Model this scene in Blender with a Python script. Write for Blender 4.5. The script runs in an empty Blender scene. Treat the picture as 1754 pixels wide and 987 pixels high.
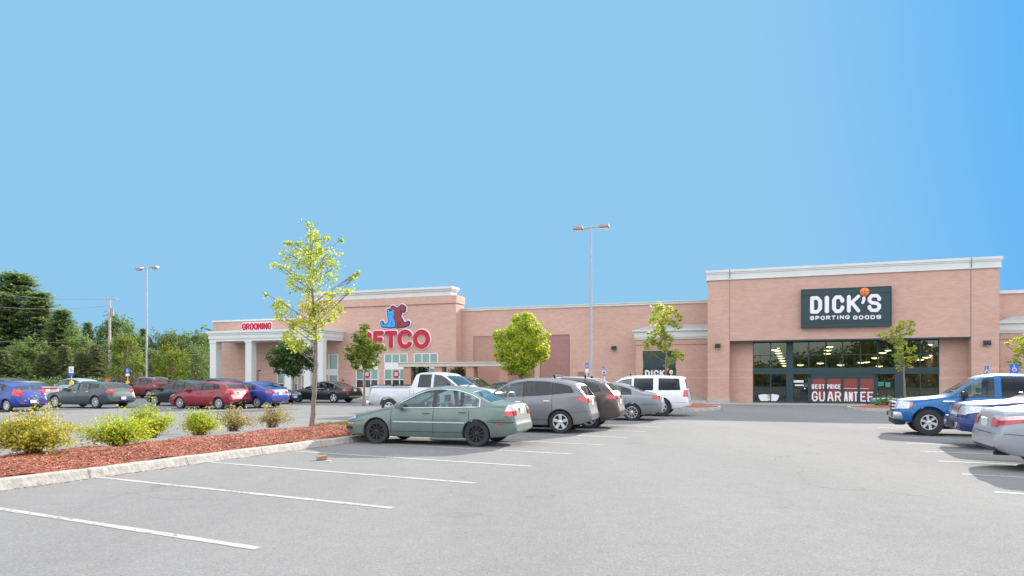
import bpy, bmesh, math, random
import numpy as np
from mathutils import Vector, Matrix
from mathutils.bvhtree import BVHTree
from math import radians, sin, cos, tan, pi, sqrt, atan2

random.seed(7); rng = np.random.default_rng(7)
SC = bpy.context.scene
COL = SC.collection
# ---------------------------------------------------------------- camera, sky, sun, exposure
F, CX, HY, CH = 1200.0, 877.0, 648.0, 1.65
cam = bpy.data.cameras.new('camera'); camo = bpy.data.objects.new('camera', cam); COL.objects.link(camo)
cam.sensor_width = 36; cam.lens = 36*F/1754; cam.shift_y = (HY-493.5)/1754
cam.clip_start = .1; cam.clip_end = 3000
camo.location = (0, 0, CH); camo.rotation_euler = (radians(90), 0, 0)
SC.camera = camo
SUN_EL = radians(22.8); SUN_AZ = atan2(1.4, 1.97)          # azimuth measured from +Y towards +X
SUN_STRENGTH = 4.1; EXPOSURE = 1.12
sl = bpy.data.lights.new('sun', 'SUN'); so = bpy.data.objects.new('sun', sl); COL.objects.link(so)
sl.energy = SUN_STRENGTH; sl.angle = radians(.6); sl.color = (1.0, .93, .82)
sd = Vector((sin(SUN_AZ)*cos(SUN_EL), cos(SUN_AZ)*cos(SUN_EL), sin(SUN_EL)))
so.rotation_euler = sd.to_track_quat('Z', 'Y').to_euler(); so.location = (0, 0, 30)
SC.view_settings.view_transform = 'Standard'; SC.view_settings.look = 'None'
SC.view_settings.exposure = EXPOSURE; SC.view_settings.gamma = 1

W = bpy.data.worlds.new('World'); SC.world = W; W.use_nodes = True
nt = W.node_tree; nt.nodes.clear()
def N(t, typ, **kw):
    n = t.nodes.new(typ)
    for k, v in kw.items(): setattr(n, k, v)
    return n
def mth(t, op, a, b=None, clamp=False):
    n = N(t, 'ShaderNodeMath', operation=op, use_clamp=clamp)
    for i, v in enumerate((a, b)):
        if v is None: continue
        if isinstance(v, (int, float)): n.inputs[i].default_value = v
        else: t.links.new(v, n.inputs[i])
    return n.outputs[0]
def sstep(t, v, a, b):
    n = N(t, 'ShaderNodeMapRange', interpolation_type='SMOOTHSTEP')
    t.links.new(v, n.inputs['Value']); n.inputs['From Min'].default_value = a; n.inputs['From Max'].default_value = b
    return n.outputs[0]
def mixc(t, fac, a, b, bt='MIX'):
    n = N(t, 'ShaderNodeMix', data_type='RGBA', blend_type=bt)
    for i, v in ((0, fac), (6, a), (7, b)):
        if isinstance(v, (int, float)): n.inputs[i].default_value = v
        elif isinstance(v, tuple): n.inputs[i].default_value = (*v[:3], 1)
        else: t.links.new(v, n.inputs[i])
    return n.outputs[2]
K = 2**-EXPOSURE
tc = N(nt, 'ShaderNodeTexCoord'); sx = N(nt, 'ShaderNodeSeparateXYZ'); nt.links.new(tc.outputs['Generated'], sx.inputs[0])
g = mth(nt, 'ADD', sx.outputs[0], mth(nt, 'MULTIPLY', sx.outputs[2], .28))
gf = sstep(nt, g, .38, .80)
blue = mixc(nt, gf, (.283*K, .585*K, .86*K), (.075*K, .43*K, .95*K))
sky = N(nt, 'ShaderNodeTexSky', sky_type='NISHITA', sun_disc=False)
sky.sun_elevation = SUN_EL; sky.sun_rotation = SUN_AZ; sky.altitude = 50; sky.dust_density = 1.0
skys = N(nt, 'ShaderNodeVectorMath', operation='SCALE'); nt.links.new(sky.outputs[0], skys.inputs[0]); skys.inputs['Scale'].default_value = .10
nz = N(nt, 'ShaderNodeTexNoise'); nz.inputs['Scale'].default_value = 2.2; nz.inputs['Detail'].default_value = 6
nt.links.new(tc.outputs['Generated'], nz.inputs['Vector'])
fill_mask = sstep(nt, nz.outputs[0], .34, .56)
sky_fill = mixc(nt, fill_mask, skys.outputs[0], (1.10, 1.13, 1.19))  # white fill added behind the camera and overhead to brighten the shaded facades
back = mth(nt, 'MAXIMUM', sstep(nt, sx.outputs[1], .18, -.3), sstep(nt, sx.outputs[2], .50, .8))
wc = mixc(nt, back, blue, sky_fill)
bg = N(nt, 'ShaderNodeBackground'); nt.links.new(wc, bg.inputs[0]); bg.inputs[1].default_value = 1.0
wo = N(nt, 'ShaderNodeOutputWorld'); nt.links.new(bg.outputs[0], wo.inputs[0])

# ---------------------------------------------------------------- helpers
def gp(px, py, z=0.):                      # ground point that the photo shows at a pixel
    Z = F*(CH-z)/(py-HY); return Vector(((px-CX)*Z/F, Z, z))
def gz(px, Z, z=0.): return Vector(((px-CX)*Z/F, Z, z))
def hz(py, Z): return CH+(HY-py)*Z/F
def mesh(verts, faces, smooth=False, midx=None):
    me = bpy.data.meshes.new('m'); me.from_pydata([tuple(v) for v in verts], [], faces); me.update()
    if smooth: me.polygons.foreach_set('use_smooth', [True]*len(me.polygons))
    if midx is not None: me.polygons.foreach_set('material_index', midx)
    return me
def obj(name, me, mats=None, parent=None, loc=None):
    if mats is not None:
        me.materials.clear()
        for m in (mats if isinstance(mats, (list, tuple)) else [mats]): me.materials.append(m)
    o = bpy.data.objects.new(name, me); COL.objects.link(o); me.name = name
    if parent: o.parent = parent
    if loc: o.location = loc
    return o
def tag(o, label=None, cat=None, group=None, kind=None):
    if label: o['label'] = label
    if cat: o['category'] = cat
    if group: o['group'] = group
    if kind: o['kind'] = kind
    return o
def empty(name, loc, rz=0, label=None, cat=None, group=None):
    o = bpy.data.objects.new(name, None); COL.objects.link(o); o.location = loc; o.rotation_euler = (0, 0, rz)
    o.empty_display_size = .3
    return tag(o, label, cat, group)
class MB:
    def __init__(s): s.v = []; s.f = []; s.m = []
    def add(s, v, f, mi=0):
        b = len(s.v); s.v += [tuple(p) for p in v]; s.f += [tuple(i+b for i in q) for q in f]; s.m += [mi]*len(f); return s
    def box(s, x0, x1, y0, y1, z0, z1, mi=0):
        v = [(x, y, z) for x in (x0, x1) for y in (y0, y1) for z in (z0, z1)]
        return s.add(v, [(0,1,3,2),(4,6,7,5),(0,4,5,1),(2,3,7,6),(0,2,6,4),(1,5,7,3)], mi)
    def cyl(s, a, b, r0, r1=None, n=10, cap=True, mi=0):
        a = Vector(a); b = Vector(b); r1 = r0 if r1 is None else r1
        d = (b-a).normalized(); u = d.orthogonal().normalized(); w = d.cross(u)
        v = []
        for p, r in ((a, r0), (b, r1)):
            for i in range(n):
                t = 2*pi*i/n; v.append(p+(u*cos(t)+w*sin(t))*r)
        f = [(i, (i+1) % n, n+(i+1) % n, n+i) for i in range(n)]
        if cap: f += [tuple(range(n))[::-1], tuple(range(n, 2*n))]
        return s.add(v, f, mi)
    def tube(s, pts, r, n=6, closed=False, mi=0):
        pts = [Vector(p) for p in pts]; m = len(pts); v = []
        rr = r if isinstance(r, (list, tuple)) else [r]*m
        up = None
        for i, p in enumerate(pts):
            a = pts[i-1] if (i or closed) else p; b = pts[(i+1) % m] if (i < m-1 or closed) else p
            d = (b-a); d = d.normalized() if d.length > 1e-9 else Vector((0, 0, 1))
            if up is None: up = d.orthogonal().normalized()
            up = (up-d*up.dot(d)); up = up.normalized() if up.length > 1e-6 else d.orthogonal().normalized()
            w = d.cross(up)
            for k in range(n):
                t = 2*pi*k/n; v.append(p+(up*cos(t)+w*sin(t))*rr[i])
        f = []
        for i in range(m if closed else m-1):
            j = (i+1) % m
            for k in range(n): f.append((i*n+k, i*n+(k+1) % n, j*n+(k+1) % n, j*n+k))
        if not closed: f += [tuple(range(n))[::-1], tuple(range((m-1)*n, m*n))]
        return s.add(v, f, mi)
    def lathe(s, prof, n=24, axis='y', c=(0,0,0), mi=0):      # prof: (r, h) open profile
        v = []
        for r, h in prof:
            for i in range(n):
                t = 2*pi*i/n
                if axis == 'y': v.append((c[0]+r*cos(t), c[1]+h, c[2]+r*sin(t)))
                else: v.append((c[0]+r*cos(t), c[1]+r*sin(t), c[2]+h))
        f = []
        for j in range(len(prof)-1):
            for i in range(n): f.append((j*n+i, j*n+(i+1) % n, (j+1)*n+(i+1) % n, (j+1)*n+i))
        return s.add(v, f, mi)
    def prism(s, poly, a, b, axis='y', mi=0):                   # poly in the plane across axis, extruded a..b
        def P(p, h):
            return {'y': (p[0], h, p[1]), 'z': (p[0], p[1], h), 'x': (h, p[0], p[1])}[axis]
        n = len(poly); v = [P(p, a) for p in poly]+[P(p, b) for p in poly]
        f = [(i, (i+1) % n, n+(i+1) % n, n+i) for i in range(n)]+[tuple(range(n))[::-1], tuple(range(n, 2*n))]
        return s.add(v, f, mi)
    def build(s, name, mats, parent=None, smooth=False, fix=True, loc=None, sharp=None):
        me = mesh(s.v, s.f, smooth or sharp is not None, s.m)
        if fix:
            bm = bmesh.new(); bm.from_mesh(me); bmesh.ops.recalc_face_normals(bm, faces=bm.faces); bm.to_mesh(me); bm.free()
        if sharp is not None: me.set_sharp_from_angle(angle=radians(sharp))
        return obj(name, me, mats, parent, loc)

# ---------------------------------------------------------------- materials
def mat(name, col, rough=.6, metal=0., coat=0., noise=0., nscale=6., bump=0., bscale=30., spec=None, emit=None, coatr=.05):
    m = bpy.data.materials.new(name); m.use_nodes = True; t = m.node_tree; b = t.nodes['Principled BSDF']
    b.inputs['Base Color'].default_value = (*col, 1); b.inputs['Roughness'].default_value = rough
    b.inputs['Metallic'].default_value = metal; b.inputs['Coat Weight'].default_value = coat; b.inputs['Coat Roughness'].default_value = coatr
    if spec is not None: b.inputs['Specular IOR Level'].default_value = spec
    if emit: b.inputs['Emission Color'].default_value = (*emit[0], 1); b.inputs['Emission Strength'].default_value = emit[1]
    if noise or bump:
        tc = N(t, 'ShaderNodeTexCoord')
        if noise:
            n = N(t, 'ShaderNodeTexNoise'); n.inputs['Scale'].default_value = nscale; n.inputs['Detail'].default_value = 5; n.inputs['Roughness'].default_value = .62
            t.links.new(tc.outputs['Object'], n.inputs['Vector'])
            k = N(t, 'ShaderNodeMapRange'); t.links.new(n.outputs[0], k.inputs[0]); k.inputs[1].default_value = .3; k.inputs[2].default_value = .7
            k.inputs[3].default_value = 1-noise; k.inputs[4].default_value = 1+noise
            hsv = N(t, 'ShaderNodeHueSaturation'); hsv.inputs['Color'].default_value = (*col, 1); t.links.new(k.outputs[0], hsv.inputs['Value'])
            t.links.new(hsv.outputs[0], b.inputs['Base Color'])
        if bump:
            n2 = N(t, 'ShaderNodeTexNoise'); n2.inputs['Scale'].default_value = bscale; n2.inputs['Detail'].default_value = 4
            t.links.new(tc.outputs['Object'], n2.inputs['Vector'])
            bp = N(t, 'ShaderNodeBump'); bp.inputs['Strength'].default_value = bump; bp.inputs['Distance'].default_value = .02
            t.links.new(n2.outputs[0], bp.inputs['Height']); t.links.new(bp.outputs[0], b.inputs['Normal'])
    return m
def paint(name, col, metal=.35, rough=.38): return mat(name, col, rough+.08, metal*.7, coat=.5, noise=.05, nscale=2.5, coatr=.06)
def glassm(name, tint, refl=.12, rough=.0):
    m = bpy.data.materials.new(name); m.use_nodes = True; t = m.node_tree; t.nodes.clear()
    o = N(t, 'ShaderNodeOutputMaterial'); tr = N(t, 'ShaderNodeBsdfTransparent'); tr.inputs[0].default_value = (*tint, 1)
    gl = N(t, 'ShaderNodeBsdfGlossy'); gl.inputs['Roughness'].default_value = rough; gl.inputs[0].default_value = (.95, .98, 1, 1)
    fr = N(t, 'ShaderNodeLayerWeight'); fr.inputs[0].default_value = .25
    fr.inputs[0].default_value = .5; f = mth(t, 'ADD', mth(t, 'MULTIPLY', mth(t, 'POWER', fr.outputs['Facing'], 4.), .85), refl, True)
    mx = N(t, 'ShaderNodeMixShader'); t.links.new(f, mx.inputs[0]); t.links.new(tr.outputs[0], mx.inputs[1]); t.links.new(gl.outputs[0], mx.inputs[2])
    t.links.new(mx.outputs[0], o.inputs[0]); return m
def brick(name, c1, c2, mortar, bands=()):
    m = bpy.data.materials.new(name); m.use_nodes = True; t = m.node_tree; b = t.nodes['Principled BSDF']
    tc = N(t, 'ShaderNodeTexCoord'); s = N(t, 'ShaderNodeSeparateXYZ'); t.links.new(tc.outputs['Object'], s.inputs[0])
    c = N(t, 'ShaderNodeCombineXYZ'); t.links.new(mth(t, 'ADD', s.outputs[0], s.outputs[1]), c.inputs[0]); t.links.new(s.outputs[2], c.inputs[1])
    br = N(t, 'ShaderNodeTexBrick'); t.links.new(c.outputs[0], br.inputs['Vector'])
    br.inputs['Color1'].default_value = (*c1, 1); br.inputs['Color2'].default_value = (*c2, 1); br.inputs['Mortar'].default_value = (*mortar, 1)
    br.inputs['Scale'].default_value = 1; br.inputs['Brick Width'].default_value = .3; br.inputs['Row Height'].default_value = .1
    br.inputs['Mortar Size'].default_value = .006; br.inputs['Mortar Smooth'].default_value = .3; br.inputs['Bias'].default_value = -.1
    mp = N(t, 'ShaderNodeMapping'); mp.inputs['Scale'].default_value = (.45, 1.8, 1); t.links.new(c.outputs[0], mp.inputs[0])
    n = N(t, 'ShaderNodeTexNoise'); n.inputs['Scale'].default_value = 1.6; n.inputs['Detail'].default_value = 7; n.inputs['Roughness'].default_value = .7; t.links.new(mp.outputs[0], n.inputs[0])
    n2 = N(t, 'ShaderNodeTexNoise'); n2.inputs['Scale'].default_value = .25; n2.inputs['Detail'].default_value = 4; t.links.new(c.outputs[0], n2.inputs[0])
    v = mth(t, 'ADD', mth(t, 'MULTIPLY', n.outputs[0], .26), mth(t, 'ADD', mth(t, 'MULTIPLY', n2.outputs[0], .28), .73))
    for zb in bands:
        d = mth(t, 'ABSOLUTE', mth(t, 'SUBTRACT', s.outputs[2], zb)); k = sstep(t, d, .06, .04)
        v = mth(t, 'ADD', v, mth(t, 'MULTIPLY', k, .10))
    h = N(t, 'ShaderNodeHueSaturation'); t.links.new(br.outputs[0], h.inputs['Color']); t.links.new(v, h.inputs['Value'])
    t.links.new(h.outputs[0], b.inputs['Base Color']); b.inputs['Roughness'].default_value = .9
    bp = N(t, 'ShaderNodeBump'); bp.inputs['Strength'].default_value = .35; bp.inputs['Distance'].default_value = .008
    t.links.new(br.outputs['Fac'], bp.inputs['Height']); bp.invert = True; t.links.new(bp.outputs[0], b.inputs['Normal'])
    return m
def leafm(name, cols, trans=.45):
    m = bpy.data.materials.new(name); m.use_nodes = True; t = m.node_tree; t.nodes.clear()
    o = N(t, 'ShaderNodeOutputMaterial'); ge = N(t, 'ShaderNodeNewGeometry'); r = N(t, 'ShaderNodeValToRGB')
    e = r.color_ramp.elements
    for i, cc in enumerate(cols):
        if i < 2: el = e[i]; el.position = i/(len(cols)-1)
        else: el = e.new(i/(len(cols)-1))
        el.color = (*cc, 1)
    for i, cc in enumerate(cols): e[i].position = i/(len(cols)-1); e[i].color = (*cc, 1)
    t.links.new(ge.outputs['Random Per Island'], r.inputs[0])
    d = N(t, 'ShaderNodeBsdfPrincipled'); d.inputs['Roughness'].default_value = .55; d.inputs['Specular IOR Level'].default_value = .3; t.links.new(r.outputs[0], d.inputs['Base Color'])
    tr = N(t, 'ShaderNodeBsdfTranslucent'); hs = N(t, 'ShaderNodeHueSaturation'); hs.inputs['Value'].default_value = 1.5; hs.inputs['Saturation'].default_value = 1.05; hs.inputs['Hue'].default_value = .488
    t.links.new(r.outputs[0], hs.inputs['Color']); t.links.new(hs.outputs[0], tr.inputs[0])
    mx = N(t, 'ShaderNodeMixShader'); mx.inputs[0].default_value = trans; t.links.new(d.outputs[0], mx.inputs[1]); t.links.new(tr.outputs[0], mx.inputs[2])
    t.links.new(mx.outputs[0], o.inputs[0]); return m
def worn_paint():
    m = mat('worn white road paint', (.375,.37,.34), .9); t = m.node_tree; b = t.nodes['Principled BSDF']; tc = N(t, 'ShaderNodeTexCoord')
    n = N(t, 'ShaderNodeTexNoise'); n.inputs['Scale'].default_value = 14; n.inputs['Detail'].default_value = 6; n.inputs['Roughness'].default_value = .75; t.links.new(tc.outputs['Object'], n.inputs[0])
    n2 = N(t, 'ShaderNodeTexNoise'); n2.inputs['Scale'].default_value = .9; n2.inputs['Detail'].default_value = 3; t.links.new(tc.outputs['Object'], n2.inputs[0])
    v = mth(t, 'ADD', mth(t, 'MULTIPLY', n.outputs[0], .6), mth(t, 'MULTIPLY', n2.outputs[0], .4)); b.inputs['Alpha'].default_value = 1
    t.links.new(sstep(t, v, .36, .47), b.inputs['Alpha']); return m
def asphaltm():
    m = bpy.data.materials.new('asphalt'); m.use_nodes = True; t = m.node_tree; b = t.nodes['Principled BSDF']
    tc = N(t, 'ShaderNodeTexCoord'); V = tc.outputs['Object']
    def noise(sc, det=3, r=.6, stretch=None):
        n = N(t, 'ShaderNodeTexNoise'); n.inputs['Scale'].default_value = sc; n.inputs['Detail'].default_value = det; n.inputs['Roughness'].default_value = r
        if stretch:
            mp = N(t, 'ShaderNodeMapping'); mp.inputs['Rotation'].default_value = (0, 0, radians(23.7)); mp.inputs['Scale'].default_value = stretch
            t.links.new(V, mp.inputs[0]); t.links.new(mp.outputs[0], n.inputs[0])
        else: t.links.new(V, n.inputs[0])
        return n.outputs[0]
    vo = N(t, 'ShaderNodeTexVoronoi'); vo.inputs['Scale'].default_value = 75; t.links.new(V, vo.inputs[0])
    vs = N(t, 'ShaderNodeSeparateColor'); t.links.new(vo.outputs['Color'], vs.inputs[0])
    v = mth(t, 'ADD', .68, mth(t, 'MULTIPLY', noise(110, 3, .7), .30))
    v = mth(t, 'ADD', v, mth(t, 'MULTIPLY', vs.outputs[0], .16))
    v = mth(t, 'ADD', v, mth(t, 'MULTIPLY', sstep(t, vs.outputs[1], .95, .98), .26))       # pale stones
    v = mth(t, 'SUBTRACT', v, mth(t, 'MULTIPLY', sstep(t, vs.outputs[2], .93, .97), .20))  # dark pits
    v = mth(t, 'ADD', v, mth(t, 'MULTIPLY', mth(t, 'SUBTRACT', noise(.35, 5, .6, (1, .25, 1)), .5), .34))
    v = mth(t, 'ADD', v, mth(t, 'MULTIPLY', mth(t, 'SUBTRACT', noise(3.2, 5, .65), .5), .20))
    # thin cracks
    w = N(t, 'ShaderNodeTexVoronoi', feature='DISTANCE_TO_EDGE'); w.inputs['Scale'].default_value = .16
    wn = N(t, 'ShaderNodeTexNoise'); wn.inputs['Scale'].default_value = .9; wn.inputs['Detail'].default_value = 6; t.links.new(V, wn.inputs[0])
    ad = N(t, 'ShaderNodeMixRGB', blend_type='LINEAR_LIGHT'); ad.inputs[0].default_value = .55; t.links.new(V, ad.inputs[1]); t.links.new(wn.outputs['Color'], ad.inputs[2]); t.links.new(ad.outputs[0], w.inputs[0])
    ck = mth(t, 'MULTIPLY', sstep(t, w.outputs['Distance'], .0028, .0008), sstep(t, noise(.22, 3), .50, .60))
    v = mth(t, 'SUBTRACT', v, mth(t, 'MULTIPLY', ck, .28))
    # oil drips in the stalls
    ol = mth(t, 'MULTIPLY', sstep(t, noise(.8, 4, .7), .60, .72), .20); v = mth(t, 'SUBTRACT', v, ol)
    h = N(t, 'ShaderNodeHueSaturation'); h.inputs['Color'].default_value = (.233, .229, .226, 1); t.links.new(v, h.inputs['Value'])
    t.links.new(h.outputs[0], b.inputs['Base Color']); b.inputs['Roughness'].default_value = 1.0; b.inputs['Specular IOR Level'].default_value = .06
    bp = N(t, 'ShaderNodeBump'); bp.inputs['Strength'].default_value = .5; bp.inputs['Distance'].default_value = .008; t.links.new(noise(60, 3, .7), bp.inputs['Height']); t.links.new(bp.outputs[0], b.inputs['Normal'])
    return m
M = {}
M['asphalt'] = asphaltm()
M['brick'] = brick('brick', (.55,.345,.280), (.50,.31,.248), (.55,.38,.32), bands=(1.7,2.25))
M['brick_dark'] = brick('maroon brick', (.34,.175,.160), (.30,.155,.142), (.36,.22,.20))
M['brick_mid'] = brick('mid-tone panel brick', (.42,.24,.195), (.38,.215,.172), (.44,.28,.24))  # first blind panel: tone between the wall brick and the maroon brick
M['brick_pier'] = brick('pier brick', (.50,.25,.18), (.44,.24,.18), (.55,.42,.36))
M['stone'] = mat('painted stone', (.60,.615,.60), .7, noise=.05, nscale=.8)
M['stone_dirty'] = mat('stone base', (.42,.38,.34), .85, noise=.15, nscale=2)
M['joint'] = mat('joint', (.22,.17,.15), .9)
M['roofing'] = mat('metal roofing', (.42,.47,.47), .45, .4, noise=.06)
M['white'] = mat('white metal', (.68,.70,.69), .5, noise=.03)
M['grey_post'] = mat('painted steel post', (.42,.38,.40), .5, .2, noise=.08, nscale=3)
M['lamp_head'] = mat('lamp housing', (.33,.28,.28), .5, .2, noise=.08)
M['dgreen'] = mat('dark green aluminium', (.020,.048,.055), .45, .1, noise=.08)
M['dark'] = mat('black plastic', (.018,.019,.021), .55)
M['void'] = mat('dark interior', (.02,.02,.022), .9)
M['chrome'] = mat('chrome', (.75,.76,.78), .15, 1.)
M['rubber'] = mat('tyre rubber', (.028,.028,.030), .8, noise=.25, nscale=9)
M['alloy'] = mat('alloy', (.66,.67,.69), .35, .5)
M['alloy_dark'] = mat('dark alloy', (.03,.03,.033), .45, .4)
M['cglass'] = glassm('car glass', (.50,.66,.69), .055)
M['cglass_dark'] = glassm('privacy glass', (.12,.15,.17), .045)
M['sglass'] = glassm('shop glass', (.50,.58,.56), .075)
M['pglass'] = mat('curtained glass', (.17,.28,.27), .12, spec=.8, noise=.10, nscale=.7)
M['seat'] = mat('car seat', (.16,.15,.14), .85)
M['seat_light'] = mat('tan car seat', (.42,.38,.32), .85)
M['head'] = mat('headlight lens', (.46,.49,.53), .12, .35, coat=1, noise=.25, nscale=20)
M['tail'] = mat('red lamp lens', (.50,.012,.02), .15, coat=1)
M['tailw'] = mat('clear lamp lens', (.68,.50,.50), .15, .2, coat=1)
M['amber'] = mat('amber lens', (.75,.16,.03), .2, coat=1)
M['plate'] = mat('number plate', (.62,.65,.62), .5, noise=.2, nscale=40)
M['red'] = mat('red sign face', (.44,.006,.032), .6, noise=.03)
M['redpanel'] = mat('red poster', (.235,.045,.036), .45, noise=.08, nscale=1.5)
M['letterw'] = mat('white letter', (.74,.72,.78), .45)
M['halo'] = mat('sign edge', (.78,.70,.76), .4)
M['signblue'] = mat('blue emblem', (.015,.32,.75), .4)
M['navy'] = mat('navy outline', (.02,.03,.07), .4)
M['emred'] = mat('red emblem', (.27,.018,.03), .4)
M['orange'] = mat('orange ball', (.80,.22,.05), .5)
M['sky_blue'] = mat('blue sign', (.02,.11,.50), .4)
M['yellow'] = mat('yellow bollard', (.80,.42,.02), .5, noise=.06)
M['paintw'] = mat('worn white road paint', (.40,.395,.36), .9, noise=.30, nscale=18)
M['concrete'] = mat('concrete', (.36,.34,.31), .9, noise=.14, nscale=1.4, bump=.3)
M['paintw'] = worn_paint()
M['granite'] = mat('granite kerb', (.46,.44,.41), .85, noise=.22, nscale=5, bump=1.0, bscale=14)
M['mulch'] = mat('red mulch', (.34,.11,.065), .95, noise=.5, nscale=30, bump=1.5, bscale=40)
M['bark'] = mat('bark', (.22,.17,.14), .9, noise=.3, nscale=12, bump=.8, bscale=25)
M['wood'] = mat('weathered pole', (.46,.39,.38), .9, noise=.2, nscale=4)
M['wire'] = mat('cable', (.28,.28,.27), .6)
M['gorange'] = mat('orange plastic', (.75,.10,.03), .6)
M['card'] = mat('brown cardboard', (.34,.19,.11), .9, noise=.2, nscale=20)
M['grass'] = leafm('grass blade', [(.07,.12,.015),(.12,.17,.03),(.20,.21,.06)], .3)
M['beige'] = mat('beige canopy paint', (.56,.51,.44), .7, noise=.08, nscale=1)
M['lampglow'] = mat('warm lamp', (1,.8,.5), .5, emit=((1,.74,.45), 4.))
# ---------------------------------------------------------------- ground
def sheet(name, x0, x1, y0, y1, z, m, **kw):
    o = obj(name, mesh([(x0,y0,z),(x1,y0,z),(x1,y1,z),(x0,y1,z)], [(0,1,2,3)]), m); return tag(o, kind='structure', **kw)
M['turf'] = mat('far verge', (.09,.12,.04), .95, noise=.3, nscale=.5)
sheet('ground', -900, 900, -300, 1500, -.012, M['turf'])
sheet('parking_lot', -80, 70, -14, 75, 0, M['asphalt'])

# painted stall lines
def line(a, b, w=.10, name='stall_line'):
    a = Vector(a); b = Vector(b); d = (b-a).normalized(); n = Vector((-d.y, d.x, 0))*w/2
    k = max(2, int((b-a).length/.12)); mb = MB(); v = []
    for i in range(k+1):
        p = a+(b-a)*i/k; j = 1+random.uniform(-.16, .12)
        v += [tuple(p+n*j), tuple(p-n*j)]
    v = [(x, y, .004) for x, y, z in v]
    mb.add(v, [(2*i, 2*i+1, 2*i+3, 2*i+2) for i in range(k)])
    return mb
LD = Vector((-.889, .458, 0)); E0 = Vector((-2.458, 6.78, 0)); ST = Vector((.94, 2.11, 0))
lm = MB()
def addline(a, b, w=.115):
    q = line(a, b, w); lm.add(q.v, q.f)
for i in range(-2, 15):
    e = E0+ST*i; addline(e, e+LD*6.1)
R0 = Vector((9.23, 15.84, 0))
for i in range(-6, 12):
    e = R0+Vector((.75, 1.90, 0))*i; addline(e, e-LD*5.6)
for i in range(-3, 11):                       # lot beyond the planted island
    e = Vector((-11.2, 15.2, 0))+ST*i*1.1; addline(e, e+LD*5.4, .09)
for i in range(-2, 9):
    e = Vector((-22.5, 21.2, 0))+ST*i*1.15; addline(e, e+LD*11, .09)
tag(lm.build('stall_markings', M['paintw']), kind='structure')
tag(sheet('hatched_bay', 0, 0.001, 0, .001, -.005, M['paintw']) , kind='structure')
bpy.data.objects.remove(bpy.data.objects['hatched_bay'])

# ---------------------------------------------------------------- buildings: local frame x along the facade, y into the building
TH = radians(19.76); U = Vector((cos(TH), -sin(TH), 0)); B = Vector((sin(TH), cos(TH), 0))
O = Vector((13.16, 47.1, 0))
def T(px, y=0):
    k = (px-CX)/F; return (k*(O.y+y*B.y)-O.x-y*B.x)/(U.x-k*U.y)
def HZ(px, py, y=0):
    Z = O.y+T(px, y)*U.y+y*B.y; return CH+(HY-py)*Z/F
def LP(t, y, z=0): return O+U*t+B*y+Vector((0, 0, z))
def localize(e, vs): pass
RZ = -TH

# stroke lettering (distance field, marching squares)
GL = {
 'A': [[(0,0),(.36,1),(.64,1),(1,0)],[(.18,.34),(.82,.34)]], 'B': [[(0,0),(0,1),(.75,1),(1,.85),(1,.65),(.75,.52),(0,.52)],[(.75,.52),(1,.38),(1,.15),(.75,0),(0,0)]],
 'C': [[(1,.72),(1,.82),(.75,1),(.25,1),(0,.8),(0,.2),(.25,0),(.75,0),(1,.18),(1,.28)]], 'D': [[(0,0),(0,1),(.65,1),(1,.78),(1,.22),(.65,0),(0,0)]],
 'E': [[(1,1),(0,1),(0,0),(1,0)],[(0,.5),(.8,.5)]], 'G': [[(1,.74),(1,.82),(.75,1),(.25,1),(0,.8),(0,.2),(.25,0),(.75,0),(1,.18),(1,.46),(.6,.46)]],
 'I': [[(.5,0),(.5,1)]], 'K': [[(0,0),(0,1)],[(1,1),(.12,.48)],[(.3,.6),(1,0)]], 'M': [[(0,0),(0,1),(.5,.35),(1,1),(1,0)]], 'N': [[(0,0),(0,1),(1,0),(1,1)]],
 'O': [[(.25,0),(0,.2),(0,.8),(.25,1),(.75,1),(1,.8),(1,.2),(.75,0),(.25,0)]], 'P': [[(0,0),(0,1),(.75,1),(1,.85),(1,.62),(.75,.45),(0,.45)]],
 'R': [[(0,0),(0,1),(.75,1),(1,.85),(1,.65),(.75,.5),(0,.5)],[(.5,.5),(1,0)]], 'S': [[(1,.74),(1,.84),(.78,1),(.22,1),(0,.84),(0,.66),(.22,.53),(.78,.47),(1,.34),(1,.16),(.78,0),(.22,0),(0,.16),(0,.26)]],
 'T': [[(0,1),(1,1)],[(.5,1),(.5,0)]], 'U': [[(0,1),(0,.2),(.22,0),(.78,0),(1,.2),(1,1)]], "'": [[(.5,1),(.42,.8)]],
 'V': [[(0,1),(.5,0),(1,1)]], 'L': [[(0,1),(0,0),(1,0)]], 'H': [[(0,0),(0,1)],[(1,0),(1,1)],[(0,.5),(1,.5)]], '1': [[(.2,.8),(.5,1),(.5,0)]], '2': [[(0,.8),(.3,1),(.7,1),(1,.8),(1,.6),(0,0),(1,0)]]}
def sdf_fill(strokes, r, norm='round', n=36, pad=1.2):
    pts = np.array([p for s in strokes for p in s]); lo = pts.min(0)-r*pad; hi = pts.max(0)+r*pad
    h = max(hi-lo)/n; nx = int((hi[0]-lo[0])/h)+2; ny = int((hi[1]-lo[1])/h)+2
    X, Y = np.meshgrid(lo[0]+np.arange(nx)*h, lo[1]+np.arange(ny)*h, indexing='ij'); D = np.full(X.shape, 1e9)
    for s in strokes:
        for a, b in zip(s[:-1], s[1:]):
            ax, ay = a; bx, by = b; dx, dy = bx-ax, by-ay; L = dx*dx+dy*dy+1e-12
            t = np.clip(((X-ax)*dx+(Y-ay)*dy)/L, 0, 1); ex = abs(X-ax-t*dx); ey = abs(Y-ay-t*dy)
            d = np.hypot(ex, ey) if norm == 'round' else np.maximum(np.maximum(ex, ey), (ex+ey)*.78)
            D = np.minimum(D, d)
    D = D-r; D[np.abs(D) < 1e-6] = 1e-6
    return D, lo, h
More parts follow.
